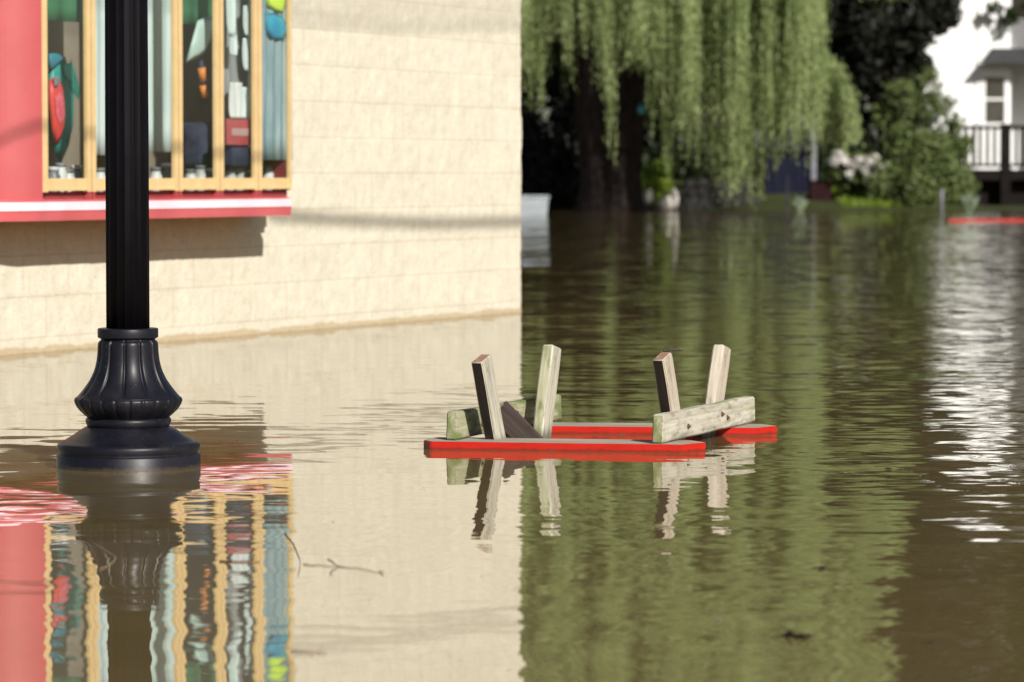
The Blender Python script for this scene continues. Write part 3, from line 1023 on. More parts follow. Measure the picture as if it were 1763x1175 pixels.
bm = bmesh.new()
lathe(bm, [(0.0655, 0.40), (0.0655, 1.0), (0.062, 2.2), (0.055, 3.35)], 160, shaft_mod)
obj("fluted_shaft", bm, M_SHAFT, lamp, smooth=True)
bm = bmesh.new()
lathe(bm, [(0.055, 3.33), (0.09, 3.36), (0.10, 3.42), (0.075, 3.45), (0.12, 3.52), (0.125, 3.56), (0.1, 3.58)], 48)
obj("capital", bm, M_LAMP, lamp, smooth=True)
bm = bmesh.new()
lathe(bm, [(0.09, 3.58), (0.17, 3.66), (0.20, 3.78), (0.18, 3.92), (0.12, 4.05), (0.05, 4.12), (0.02, 4.18)], 48)
obj("lamp_globe", bm, mottled("frosted_globe", (0.6, 0.6, 0.58), (0.7, 0.7, 0.68), 3, 0.3), lamp, smooth=True)

# ------------------------------------------------------------------ overturned picnic table
u_dir = Vector((math.cos(R(10.5)), -math.sin(R(10.5)), 0))   # along the seats, left to right
v_dir = Vector((math.sin(R(20.5)), math.cos(R(20.5)), 0))    # along the beams, near to far
Q = on_z(741, 759, 0.034)                                     # front corner of the near seat
tab_loc = on_z(960, 770)
table = empty("picnic_table", (tab_loc.x, tab_loc.y, 0), "small red and grey wooden picnic table floating upside down beside the wall", "picnic table")
TINV = Matrix.Translation((-tab_loc.x, -tab_loc.y, 0))


def place(o, M):
    o.parent = table
    o.matrix_local = TINV @ M
    return o


def seat(front_left, front_right, w, c_l, c_r, th, zt):
    """plank with clipped corners, drawn by its top front edge"""
    fl, fr = Vector(front_left), Vector(front_right)
    x = (fr - fl); x.z = 0; L = x.length; x.normalize()
    y = Vector((-x.y, x.x, 0))
    out = [(0, 0), (L, 0), (L + c_r[0], c_r[1]), (L + c_r[0], w - c_r[1] * 0.8), (L + 0.01, w), (-0.01, w), (-c_l[0], w - c_l[1]), (-c_l[0], c_l[1])]
    bm = bmesh.new()
    n = 26
    vt = [bm.verts.new((px_, py_, 0)) for px_, py_ in out]
    vb = [bm.verts.new((px_, py_, -th)) for px_, py_ in out]
    ft = bm.faces.new(vt); ft.material_index = 1
    bm.faces.new(vb[::-1])
    for k in range(len(out)):
        j = (k + 1) % len(out)
        bm.faces.new((vt[k], vb[k], vb[j], vt[j]))
    bmesh.ops.bevel(bm, geom=list(bm.edges), offset=0.003, segments=2, affect='EDGES')
    o = obj("seat", bm, [M_REDBOARD, M_GREYTOP])
    return place(o, frame_matrix(x, y, ZUP, Vector((fl.x, fl.y, zt))))


SEAT_Z = 0.026
nl, nr = on_z(741, 760.5, SEAT_Z), on_z(1173, 766, SEAT_Z)
near_seat = seat(nl, nr, 0.19, (0.034, 0.06), (0.066, 0.10), 0.040, SEAT_Z)
fl_, fr_ = on_z(872, 733.5, SEAT_Z), on_z(1302, 737, SEAT_Z)
far_seat = seat(fl_, fr_, 0.19, (0.034, 0.06), (0.066, 0.10), 0.040, SEAT_Z)


def plank(name, M, size, mats, side=None, end_top=None, bev=0.005, shape=None):
    """box with local z along the grain; side/end faces may take another slot"""
    bm = bmesh.new()
    vs_ = box(bm, (0, 0, size[2] / 2), size)
    bmesh.ops.subdivide_edges(bm, edges=[e for e in bm.edges if abs((e.verts[0].co - e.verts[1].co).z) > size[2] * 0.5], cuts=10)
    for v in bm.verts:
        a_ = v.co.z * 9 + v.co.x * 20
        v.co.x += 0.0012 * math.sin(a_ * 1.7); v.co.y += 0.0012 * math.cos(a_ * 1.3)
        if shape: v.co = shape(v.co)
    bm.normal_update()
    for f in bm.faces:
        nrm = f.normal
        if side is not None and nrm.dot(side[0]) > 0.7: f.material_index = side[1]
        if end_top is not None and nrm.z > 0.7: f.material_index = end_top
    bmesh.ops.bevel(bm, geom=[e for e in bm.edges if e.is_manifold and e.calc_face_angle(0) > 0.5], offset=bev, segments=2, affect='EDGES')
    o = obj(name, bm, mats)
    return place(o, M)


def beam(px_near, py_near_bottom, px_far, py_far_bottom, mats, z0):
    """2x4 on edge; pixels give the lower right edge of the near end face and of the far end"""
    a_ = on_z(px_near, py_near_bottom, z0); b2 = on_z(px_far, py_far_bottom, z0)
    d = (b2 - a_); L = d.length; d.normalize()
    side = Vector((d.y, -d.x, 0))                   # to the right of the beam
    # local x = up, y = right, z = along
    M = frame_matrix(ZUP, side * 1.0, d, a_ - side * 0.019 + ZUP * 0.0445)
    o = plank("cross_beam", M, (0.089, 0.038, L), mats, side=(Vector((0, 0, -1)), 1), bev=0.004,
              shape=lambda c: Vector((c.x, c.y, c.z + (0.014 * (0.0445 - c.x) / 0.089 if c.z > L * 0.9 else -0.010 * (0.0445 - c.x) / 0.089 if c.z < L * 0.05 else 0))))
    return o, a_, d, side, L


ZB = SEAT_Z + 0.003
lb = beam(788, 757, 966, 723, [M_WOODG, M_WOODG], ZB)
rb = beam(1143, 763, 1299, 727, [M_WOOD, M_WOODG], ZB)


def leg(bot_px, top_px, Yb, Yt, mats, dark=False):
    """2x4 leg, wide face towards -u; pixels: middle of the leg at water and at the top"""
    b0 = at(bot_px[0], bot_px[1], Yb); t0 = at(top_px[0], top_px[1], Yt)
    d = (t0 - b0).normalized()
    b0 = b0 - d * 0.22
    L = (t0 - b0).length
    sd = Vector((v_dir.y, -v_dir.x, 0))
    xw = sd - d * sd.dot(d); xw.normalize()
    yw = d.cross(xw)
    M = frame_matrix(xw, yw, d, b0)
    sl = d.dot(v_dir) * 0.55
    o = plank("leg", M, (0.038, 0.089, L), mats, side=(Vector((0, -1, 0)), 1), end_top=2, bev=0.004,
              shape=lambda c: Vector((c.x, c.y, c.z + (c.y * sl if c.z > L * 0.95 else 0))))
    return o


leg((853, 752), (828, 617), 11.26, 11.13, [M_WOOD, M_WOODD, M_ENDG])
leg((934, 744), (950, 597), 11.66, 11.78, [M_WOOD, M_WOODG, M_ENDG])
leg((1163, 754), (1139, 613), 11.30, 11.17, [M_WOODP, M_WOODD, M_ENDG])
leg((1225, 738), (1243, 597), 11.76, 11.88, [M_WOODP, M_WOODP, M_WOODP])

M_BOLT = mottled("rusty_bolt", (0.06, 0.035, 0.025), (0.14, 0.08, 0.05), 60, 0.7, metal=0.4)


def bolt(P, nrm, r_=0.006):
    bm = bmesh.new()
    lathe(bm, [(r_ * 1.5, -0.002), (r_ * 1.5, 0.002), (r_, 0.0025), (r_ * 0.95, 0.007), (r_ * 0.5, 0.009)], 10)
    o = obj("bolt", bm, M_BOLT, smooth=True)
    q = nrm.to_track_quat('Z', 'Y').to_matrix().to_4x4()
    place(o, Matrix.Translation(P) @ q)


for (bo, a_, d_, sd_, L_), ts in ((lb, (0.22, 0.55)), (rb, (0.25, 0.62, 0.68))):
    for k, t_ in enumerate(ts):
        bolt(a_ + d_ * (L_ * t_) + ZUP * (0.052 if k % 2 else 0.036), sd_)

# diagonal braces down to the sunken table top
def brace(px, py, Y, sgn):
    p = at(px, py, Y)
    d = (u_dir * 0.72 * sgn - ZUP * 0.70).normalized()
    nrm = v_dir
    upv = d.cross(nrm) * -sgn
    if upv.z < 0: upv = -upv
    M = frame_matrix(upv, d.cross(upv), d, p - upv * 0.036 - d * 0.005)
    o = plank("brace", M, (0.072, 0.036, 0.36), [M_WOODB], bev=0.004, shape=lambda c: Vector((c.x, c.y, c.z + (-(c.x) if c.z < 0.03 else 0))))
    return o


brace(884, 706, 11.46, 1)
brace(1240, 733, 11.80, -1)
# the sunken table top that holds everything together, just under the muddy surface
bm = bmesh.new()
for k in range(4):
    box(bm, (0, (k - 1.5) * 0.125, 0), (0.92, 0.118, 0.038))
bevel_all(bm, 0.004, 1)
o = obj("table_top", bm, M_REDBOARD)
cen = (nl + nr + fl_ + fr_) / 4 + v_dir * 0.09
place(o, frame_matrix(u_dir, Vector((-u_dir.y, u_dir.x, 0)), ZUP, Vector((cen.x, cen.y, -0.21))))

# twig lying on the right near leg
bm = bmesh.new()
Yl = 10.99
pts = [at(1143, 605, Yl), at(1152, 602.5, Yl + 0.01), at(1162, 602.2, Yl + 0.02), at(1175, 604, Yl + 0.03)]
o_ = pts[0].copy()
tube(bm, [p - o_ for p in pts], [0.004, 0.005, 0.004, 0.0015], 7)
tag(obj("twig", bm, M_WOODB, loc=o_, smooth=True), "short dark twig caught on top of the right near leg of the table", "twig")

# ------------------------------------------------------------------ floating bits
M_TWIG = mottled("brown_twig", (0.10, 0.045, 0.025), (0.18, 0.085, 0.05), 30, 0.8)
M_STRAW = mottled("pale_straw", (0.30, 0.22, 0.12), (0.42, 0.33, 0.2), 30, 0.8)
M_DEADLEAF = mottled("dead_leaf", (0.035, 0.02, 0.02), (0.10, 0.055, 0.04), 30, 0.7)
M_RUSTLEAF = mottled("rust_leaf", (0.16, 0.05, 0.02), (0.24, 0.09, 0.04), 30, 0.7)


def float_twig(lines, label, mat, rad=0.003, name="floating_twig", cat="twig", lift=0.002):
    bm = bmesh.new()
    o0 = on_z(*lines[0][0])
    for L in lines:
        P = [on_z(x, y, lift) - o0 for x, y in L]
        n = len(P)
        tube(bm, P, [0.48 * rad * (1 - 0.6 * i / n) for i in range(n)], 7)
    return tag(obj(name, bm, mat, loc=o0, smooth=True), label, cat)


float_twig([[(378, 966), (400, 967), (430, 968), (447, 967)]], "straight red brown twig floating in the window reflection", M_TWIG, 0.004)
float_twig([[(490, 918), (505, 936), (516, 962), (517, 972), (513, 992)], ], "curved thin twig bowed over the reflected window edge", M_TWIG, 0.0022)
float_twig([[(522, 971), (536, 973), (550, 972.5), (566, 974.5), (584, 975)], [(564, 962), (572, 966), (578, 972), (584, 975)], [(568, 989), (571, 982), (579, 978), (584, 975)]], "forked thin twig floating on the cream reflection", M_TWIG, 0.0022)
float_twig([[(584, 975), (600, 977.3), (615, 977.5), (634, 981.5), (655, 986)], [(652, 984), (661, 983)], [(655, 986), (660, 990)]], "small twig tip right of the forked twig", M_TWIG, 0.002)
float_twig([[(146, 928), (172, 942), (199, 959), (197, 965), (186, 974), (172, 980)]], "pale bent straw floating in front of the lamp post", M_STRAW, 0.0025, "floating_straw", "straw")
float_twig([[(500, 1120), (530, 1122), (562, 1124)]], "short faint twig floating low beside the reflected window", M_TWIG, 0.0022)


def leaf_clump(px, py, size, label, mat, nl_=7, hgt=0.03):
    o0 = on_z(px, py)
    bm = bmesh.new()
    rnd = random.Random(px)
    for k in range(nl_):
        a_ = rnd.uniform(0, 6.28); L = size * rnd.uniform(0.5, 1.0)
        t = Vector((math.cos(a_), 0.35 * math.sin(a_), rnd.uniform(0.0, 0.8) * hgt / max(size, .01)))
        c = Vector((rnd.uniform(-1, 1) * size * 0.6, rnd.uniform(-1, 1) * size * 0.4, 0.003))
        wv = t.cross(ZUP).normalized() * L * 0.32 + ZUP * rnd.uniform(-0.2, 0.3) * L * 0.3
        pts = [c - t * L * 0.5, c - t * L * 0.1 + wv, c + t * L * 0.5, c + t * L * 0.05 - wv]
        f = bm.faces.new([bm.verts.new(p) for p in pts])
    r = bmesh.ops.solidify(bm, geom=list(bm.faces), thickness=0.0015)
    o = obj("leaf_clump", bm, mat, loc=o0)
    return tag(o, label, "leaves")


leaf_clump(1375, 1097, 0.042, "dark upright clump of dead leaves floating lower right", M_DEADLEAF, 16, 0.045)
leaf_clump(1492, 1104, 0.034, "rusty flat dead leaves right of the dark leaf clump", M_RUSTLEAF, 6, 0.004)
leaf_clump(1470, 612, 0.05, "dark flat leaves drifting beyond the table on the right", M_DEADLEAF, 6, 0.004)
leaf_clump(1412, 981, 0.034, "flat grey leaves drifting above the dark leaf clump", M_DEADLEAF, 5, 0.004)
leaf_clump(1600, 1108, 0.02, "small dark leaf drifting at the lower right", M_DEADLEAF, 4, 0.004)
leaf_clump(1540, 808, 0.04, "purplish flat leaves drifting right of the table", M_DEADLEAF, 5, 0.003)
leaf_clump(1076, 1093, 0.012, "tiny grey leaf drifting near the bottom middle", M_DEADLEAF, 3, 0.003)
leaf_clump(728, 842, 0.010, "two tiny dark leaf bits drifting under the table", M_DEADLEAF, 3, 0.003)

# scattered flecks on the surface, and a scum line round the lamp foot and along the wall
bm = bmesh.new()
rr = random.Random(44)
def fleck(P, sz):
    a_ = rr.uniform(0, 3.14)
    d1 = Vector((math.cos(a_), math.sin(a_), 0)) * sz; d2 = Vector((-math.sin(a_), math.cos(a_), 0)) * sz * rr.uniform(0.3, 0.7)
    v = [bm.verts.new(P + q_) for q_ in (-d1 + ZUP * 0.001, d2 * 1.0 + ZUP * 0.002, d1 + ZUP * 0.0012, -d2 + ZUP * 0.0015)]
    bm.faces.new(v).material_index = 0 if rr.random() < 0.75 else 1
for _ in range(150):
    fleck(on_z(rr.uniform(350, 1760), rr.uniform(640, 1170)), rr.choice((0.0015, 0.002, 0.003, 0.005)))
for _ in range(70):
    a_ = rr.gauss(-1.4, 0.55); r_ = 0.218 + abs(rr.gauss(0, 0.006))
    fleck(Vector((PL.x + r_ * math.cos(a_), PL.y + r_ * math.sin(a_), 0)), rr.choice((0.0012, 0.0018, 0.003)))
for _ in range(260):
    q_ = rr.uniform(0, 6.4); 
    fleck(W0 - U * q_ + N * (0.012 + abs(rr.gauss(0, 0.02))), rr.choice((0.003, 0.005, 0.008)))
bmesh.ops.solidify(bm, geom=list(bm.faces), thickness=0.0008)
tag(obj("floating_debris", bm, [M_TWIG, M_STRAW]), "tiny brown and straw flecks scattered on the flood water", "debris", kind="stuff")

# ------------------------------------------------------------------ trees and plants
def leaf_cloud(centers, radii, n, size, flat=0.0, up=0.3, aspect=0.55, rng=None, squash=1.0):
    """n leaf quads scattered through the volume of several clumps, denser near their shells"""
    rng = rng or RNG
    centers = np.asarray(centers, float); radii = np.asarray(radii, float)
    w = radii ** 2; w = w / w.sum()
    ci = rng.choice(len(centers), n, p=w)
    d = rng.normal(size=(n, 3)); d /= np.linalg.norm(d, axis=1)[:, None]
    rr = rng.random(n) ** 0.45
    P = centers[ci] + d * (radii[ci] * rr)[:, None] * np.array([1, 1, squash])
    nrm = d * 0.7 + rng.normal(size=(n, 3)) * 0.7 + np.array([0, 0, up])
    nrm /= np.linalg.norm(nrm, axis=1)[:, None]
    t = np.cross(nrm, rng.normal(size=(n, 3))); t /= np.linalg.norm(t, axis=1)[:, None]
    b = np.cross(nrm, t)
    s = size * rng.uniform(0.6, 1.3, n)[:, None]
    t = t * s; b = b * s * aspect
    V = np.stack([P - t, P - b * 1.0 + t * 0.1, P + t, P + b * 1.0 + t * 0.1], 1).reshape(-1, 3)
    F = np.arange(len(V)).reshape(-1, 4)
    return V, F


M_BARK = mottled("dark_rough_bark", (0.014, 0.010, 0.010), (0.036, 0.027, 0.026), 9, 0.95, 0.1, bmp=1.0, stretch=(1, 1, 0.25))
M_WILLOW = leafmat("willow_leaves", (0.12, 0.178, 0.055), (0.39, 0.46, 0.21), 1.5, 0.3)
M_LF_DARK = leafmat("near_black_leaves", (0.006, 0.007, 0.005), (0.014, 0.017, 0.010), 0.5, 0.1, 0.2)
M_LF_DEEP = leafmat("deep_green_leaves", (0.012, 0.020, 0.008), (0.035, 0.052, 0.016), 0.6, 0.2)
M_LF_MID = leafmat("mid_green_leaves", (0.055, 0.085, 0.024), (0.17, 0.21, 0.075), 1.5, 0.25)
M_LF_LIME = leafmat("yellow_green_leaves", (0.12, 0.19, 0.02), (0.24, 0.32, 0.04), 1.5, 0.35)
M_LF_PALE = leafmat("silvery_leaves", (0.16, 0.21, 0.14), (0.30, 0.36, 0.27), 2.0, 0.2)


def shore_z(x, y): return float(terrain_h(np.array(x), np.array(y)))


# --- willow
WY = 80.5
wt = at(1052, 360, WY)
willow = empty("willow_tree", (wt.x, WY, 0), "big weeping willow with long pale green strands hanging over the far water", "tree")
bm = bmesh.new()
T0 = Vector((0, 0, -0.5))
tube(bm, [(0, 0, -0.5), (0, 0, 0.15), (0.02, 0, 0.7), (0.0, 0, 1.3)], [0.95, 0.80, 0.68, 0.66], 20)
tube(bm, [(-0.16, 0, 1.05), (-0.34, 0.1, 2.1), (-0.62, 0.2, 3.4), (-1.5, 0.4, 5.4), (-2.4, 0.2, 8.0)], [0.54, 0.46, 0.36, 0.25, 0.12], 14)
tube(bm, [(0.18, 0, 1.0), (0.30, 0, 2.1), (0.42, 0.1, 3.4), (0.7, 0.3, 6.0), (1.2, 0.4, 9.5)], [0.54, 0.44, 0.36, 0.26, 0.12], 14)
tube(bm, [(0.45, 0.05, 3.2), (1.6, -0.6, 5.0), (3.4, -1.4, 6.8), (5.0, -1.6, 7.0)], [0.24, 0.18, 0.12, 0.05], 10)
tube(bm, [(0.6, 0.2, 4.6), (0.4, -1.6, 7.0), (0.3, -3.2, 8.6)], [0.2, 0.14, 0.05], 10)
tube(bm, [(-1.2, 0.3, 4.4), (-2.6, -1.2, 6.2), (-4.0, -1.8, 7.2)], [0.2, 0.13, 0.05], 10)
for v in bm.verts:
    k = float(vnoise(np.array(v.co.x * 2.2), np.array(v.co.y * 2.2), np.array(v.co.z * 0.8 + 3)))
    v.co.x += k * 0.16; v.co.y += k * 0.16
obj("trunk", bm, M_BARK, willow, smooth=True)

rng = np.random.default_rng(5)
clumps = []      # x, y (relative to trunk), top z, bottom z, spread, strands


def z_at(py, Y): return EYE + (298 - py) / FPX * Y


def x_at(px, Y): return (px - PW / 2) / FPX * Y - wt.x


# front curtain, bottoms read from the picture
front = [(893, 175, 10), (904, 120, 10), (913, 150, 8), (926, 196, 11), (938, 135, 8), (948, 80, 6), (966, 62, 7), (975, 140, 5), (1001, 60, 8), (1008, 95, 6), (1022, 70, 5),
         (1040, 190, 6), (1052, 285, 5), (1080, 118, 13), (1090, 118, 14), (1100, 112, 12), (1112, 110, 9), (1122, 228, 8), (1136, 150, 8), (1148, 300, 8), (1157, 118, 8), (1168, 250, 8),
         (1180, 205, 10), (1194, 270, 11), (1206, 230, 12), (1217, 285, 10), (1230, 310, 10), (1243, 330, 12), (1252, 343, 12), (1262, 300, 10), (1276, 325, 10), (1287, 342, 11), (1299, 330, 10),
         (1312, 290, 10), (1324, 250, 10), (1334, 300, 9), (1346, 230, 10), (1357, 265, 9), (1368, 240, 10), (1380, 225, 10), (1390, 235, 10), (1398, 205, 10), (1410, 235, 9)]
for (px, yb, w) in front:
    Y = WY - rng.uniform(2.8, 5.0)
    clumps.append((x_at(px, Y), Y - WY, z_at(-150, Y) + rng.uniform(0.0, 2.5), z_at(yb, Y), w / FPX * Y * 1.7, int(w * 3.8)))
# drooping limb at the right edge
for (px, yt, yb, w) in ((1404, 84, 240, 9), (1416, 90, 262, 9), (1428, 98, 240, 9), (1440, 112, 270, 9), (1450, 128, 250, 8), (1459, 148, 262, 8), (1467, 172, 250, 7), (1473, 198, 245, 5)):
    Y = WY - rng.uniform(2.2, 3.4)
    clumps.append((x_at(px, Y), Y - WY, z_at(yt, Y), z_at(yb, Y), w / FPX * Y * 1.6, int(w * 4.0)))
# second, shaded layer
for px in range(895, 1420, 17):
    Y = WY + (rng.uniform(-1.2, 2.0) if px < 1150 else rng.uniform(-1.5, 2.5))
    yb = rng.uniform(90, 235) if px < 1120 else rng.uniform(150, 310)
    clumps.append((x_at(px, Y), Y - WY, z_at(-200, Y) + rng.uniform(0, 2), z_at(yb, Y), 0.24, 13 if px < 1150 else 24))
# the rest of the crown: a dome of curtains, above the picture but mirrored in the water
for k in range(330):
    a_ = rng.uniform(0, 2 * math.pi); rho = math.sqrt(rng.uniform(0.02, 1.0)) * 6.6
    x = 0.35 + rho * math.cos(a_); y = rho * math.sin(a_) * 0.55
    ztop = 5.4 + 9.2 * math.sqrt(max(0.0, 1 - (rho / 7.0) ** 2)) * rng.uniform(0.62, 1.0)
    zb = max(4.9, ztop - rng.uniform(2.0, 5.5))
    if zb > ztop - 0.8: zb = ztop - 0.8
    clumps.append((x, y, ztop, zb, rng.uniform(0.16, 0.34), 13))
Vs = []
for (cx, cy, zt, zb, sp, ns_) in clumps:
    for _ in range(ns_):
        ox, oy = rng.normal(0, sp * 0.5), rng.normal(0, sp * 0.9)
        L = (zt - zb) * rng.uniform(0.72, 1.03) if rng.random() < 0.75 else (zt - zb) * rng.uniform(0.4, 0.8)
        m = max(6, int(L / 0.055))
        tt = (np.arange(m) + rng.random(m)) / m
        px_ = cx + ox * (0.75 + 0.35 * tt) + 0.05 * np.sin(tt * 3 + rng.random() * 6)
        py_ = cy + oy * (0.75 + 0.35 * tt)
        pz_ = zt - L * tt
        P = np.stack([px_, py_, pz_], -1) + rng.normal(0, 0.022, (m, 3))
        ang = rng.uniform(0, 2 * math.pi, m)
        ln = rng.uniform(0.05, 0.10, m)[:, None]
        droop = np.stack([np.cos(ang) * 0.45, np.sin(ang) * 0.45, -np.ones(m)], -1) * ln
        wd = np.stack([-np.sin(ang), np.cos(ang), 0.3 * rng.normal(size=m)], -1) * (rng.uniform(0.012, 0.020, m)[:, None])
        Vs.append(np.stack([P - droop * 0.5, P + wd, P + droop * 0.7, P - wd], 1).reshape(-1, 3))
V = np.concatenate(Vs)
obj_np("crown", V, np.arange(len(V)).reshape(-1, 4), M_WILLOW, willow)
# small blue thing hanging in it
bp = at(1104, 190, WY - 1.0)
bm = bmesh.new(); lathe(bm, [(0.01, 0.16), (0.05, 0.13), (0.085, 0.06), (0.09, 0.0), (0.07, -0.07), (0.02, -0.10)], 18)
o = empty("hanging_ornament", bp, "small blue round ornament hanging inside the willow by its trunk", "ornament")
obj("globe", bm, M_BLUE, o, smooth=True)
bm = bmesh.new(); tube(bm, [(0, 0, 0.15), (0, 0, 1.2)], [0.008, 0.008], 6); obj("cord", bm, M_SHAFT, o)


def broadleaf(px, base_y, Y, height, trunk_r, crown, nleaf, size, mat, label, group=None, name="leafy_tree", zbase=None):
    """crown: list of (dx, dy, z, r)"""
    X = (px - PW / 2) / FPX * Y
    z0 = shore_z(X, Y) if zbase is None else zbase
    t = empty(name, (X, Y, z0), label, "tree", group)
    bm = bmesh.new()
    rr = random.Random(int(px) + int(Y))
    tube(bm, [(0, 0, -0.4), (0.05, 0, height * 0.25), (-0.08, 0.05, height * 0.55), (0.1, 0, height * 0.92)], [trunk_r * 1.25, trunk_r, trunk_r * 0.7, trunk_r * 0.2], 12)
    for (dx, dy, z, r) in crown[:9]:
        tube(bm, [(0, 0, max(0.6, z - height * 0.25)), (dx * 0.5, dy * 0.5, z - r * 0.4), (dx, dy, z)], [trunk_r * 0.45, trunk_r * 0.28, trunk_r * 0.1], 8)
    obj("trunk", bm, M_BARK, t, smooth=True)
    C = []; Rr = []
    for (dx, dy, z, r) in crown:
        C.append((dx, dy, z)); Rr.append(r)
        for _ in range(7):
            d = Vector((rr.gauss(0, 1), rr.gauss(0, 1), rr.gauss(0, 0.8))).normalized()
            C.append((dx + d.x * r * 0.8, dy + d.y * r * 0.8, z + d.z * r * 0.75)); Rr.append(r * rr.uniform(0.28, 0.5))
    V, F = leaf_cloud(C, Rr, nleaf, size, rng=np.random.default_rng(int(px * 3 + Y)))
    obj_np("crown", V, F, mat, t)
    return t


def shrub(px, py_base, Y, clumps_, nleaf, size, mat, label, group=None, name="shrub", cat="shrub", stems=4):
    """clumps_: list of (px, py, radius m)"""
    X = (px - PW / 2) / FPX * Y
    z0 = min(shore_z(X, Y), 0.0)
    t = empty(name, (X, Y, z0), label, cat, group)
    C = [((x - px) / FPX * Y, random.Random(x + y).uniform(-0.3, 0.3), EYE + (298 - y) / FPX * Y - z0) for x, y, r in clumps_]
    Rr = [r for *_, r in clumps_]
    bm = bmesh.new()
    for c in C[:max(stems, 3)]:
        tube(bm, [(c[0] * 0.2, 0, -0.2), (c[0] * 0.6, c[1] * 0.5, c[2] * 0.55), c], [0.05, 0.035, 0.012], 7)
    obj("stem", bm, M_BARK, t, smooth=True)
    rr = random.Random(px)
    C2, R2 = list(C), list(Rr)
    for c, r in zip(C, Rr):
        for _ in range(5):
            d = Vector((rr.gauss(0, 1), rr.gauss(0, 1), rr.gauss(0, 1))).normalized()
            C2.append((c[0] + d.x * r * 0.8, c[1] + d.y * r * 0.8, c[2] + d.z * r * 0.8)); R2.append(r * rr.uniform(0.3, 0.55))
    V, F = leaf_cloud(C2, R2, nleaf, size, rng=np.random.default_rng(px))
    V[:, 2] = np.maximum(V[:, 2], -z0 + 0.02 if z0 < 0 else 0.02)
    obj_np("foliage", V, F, mat, t)
    return t


# dark maple between willow and house
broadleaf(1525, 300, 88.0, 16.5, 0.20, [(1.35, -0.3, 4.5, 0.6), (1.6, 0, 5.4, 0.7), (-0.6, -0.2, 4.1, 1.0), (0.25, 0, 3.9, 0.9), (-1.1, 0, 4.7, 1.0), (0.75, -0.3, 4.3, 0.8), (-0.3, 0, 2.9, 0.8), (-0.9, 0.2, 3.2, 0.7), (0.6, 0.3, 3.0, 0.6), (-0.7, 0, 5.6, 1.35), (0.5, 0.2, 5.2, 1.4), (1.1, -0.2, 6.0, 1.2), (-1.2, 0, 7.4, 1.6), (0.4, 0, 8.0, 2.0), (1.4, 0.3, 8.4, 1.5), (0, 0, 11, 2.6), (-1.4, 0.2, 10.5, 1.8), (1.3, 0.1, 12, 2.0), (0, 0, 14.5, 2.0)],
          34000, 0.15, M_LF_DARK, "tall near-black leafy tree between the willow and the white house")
# tall trees farther back
back = [(760, 108, 19, "tall dark tree behind the shop corner"), (905, 112, 18, "tall dark tree behind the left edge of the willow"), (1040, 118, 20, "tall dark tree right behind the willow trunk"), (1180, 114, 19, "tall dark tree behind the middle of the willow"), (1330, 120, 20, "tall dark tree behind the right half of the willow"),
        (1440, 112, 19, "tall dark tree showing past the right edge of the willow"), (1590, 122, 22, "tall dark tree rising behind the near-black one"), (1720, 120, 22, "tall dark tree rising behind the white house roof"), (1860, 116, 20, "tall dark tree beyond the right side of the white house")]
for (px, Y, h, lab) in back:
    rr = random.Random(px)
    cr = []
    for k in range(12):
        z = h * (0.22 + 0.68 * k / 11)
        w = 3.4 * math.sin(math.pi * (0.18 + 0.72 * k / 11)) + 0.5
        cr.append((rr.uniform(-1, 1) * w * 0.55, rr.uniform(-1, 1) * w * 0.4, z, w * rr.uniform(0.55, 0.8)))
    broadleaf(px, 300, Y, h, 0.28, cr, 11000, 0.30, M_LF_DEEP, lab, "tall trees behind the far bank")

# tree in front of the house, its crown hangs over the top right of the picture
broadleaf(1900, 300, 92.4, 13.5, 0.14, [(-2.45, 0.1, 4.75, 0.24), (-2.9, 0.1, 5.0, 0.20), (-2.0, 0.1, 5.05, 0.22), (0.9, -0.9, 7.6, 1.0), (-0.8, -0.8, 8.9, 1.0), (-2.2, -0.8, 8.9, 0.9), (0.6, -1.0, 9.2, 1.3), (-2.2, -1.0, 10.4, 1.3), (-0.6, -1.4, 11.2, 1.7), (-3.2, -1, 11.9, 1.0), (1.0, -1, 12.2, 1.3), (-1.4, -1, 12.8, 1.2)],
          15000, 0.13, M_LF_DEEP, "leafy tree at the right edge overhanging the white house front")
# dense belt of trees closing the view
C = []; Rr = []
rr = random.Random(21)
for k in range(150):
    x = -14 + 66 * rr.random(); C.append((x, rr.uniform(-1.5, 1.5), rr.uniform(0.8, 9.5))); Rr.append(rr.uniform(1.2, 2.3))
V, F = leaf_cloud(C, Rr, 60000, 0.28, rng=np.random.default_rng(77))
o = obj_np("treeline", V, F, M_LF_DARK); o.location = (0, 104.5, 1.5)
tag(o, "dense dark belt of trees closing the view behind the bank", "trees", kind="stuff")
# shrubs along the far water's edge, left to right
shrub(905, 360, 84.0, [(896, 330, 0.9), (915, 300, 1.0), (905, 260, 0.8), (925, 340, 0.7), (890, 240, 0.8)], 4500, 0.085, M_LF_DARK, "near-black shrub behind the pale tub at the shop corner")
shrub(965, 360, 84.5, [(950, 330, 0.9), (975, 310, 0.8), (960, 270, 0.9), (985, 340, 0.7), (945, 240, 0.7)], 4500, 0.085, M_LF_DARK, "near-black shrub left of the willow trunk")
shrub(1127, 345, 83.5, [(1116, 318, 0.30), (1130, 300, 0.34), (1142, 322, 0.28), (1122, 335, 0.24), (1140, 285, 0.22), (1112, 300, 0.2)], 2600, 0.05, M_LF_LIME, "bright yellow-green bush right of the willow trunk")
shrub(1210, 300, 92.0, [(1180, 270, 0.8), (1215, 280, 0.9), (1250, 275, 0.8), (1200, 300, 0.8), (1290, 290, 0.9), (1150, 270, 0.7)], 5200, 0.09, M_LF_DEEP, "dark shrub above the low grey stone wall")
shrub(1450, 330, 88.0, [(1425, 300, 0.6), (1455, 285, 0.7), (1440, 255, 0.7), (1420, 250, 0.6), (1475, 250, 0.6)], 4000, 0.075, M_LF_DEEP, "dark green shrub behind the pale boulders")
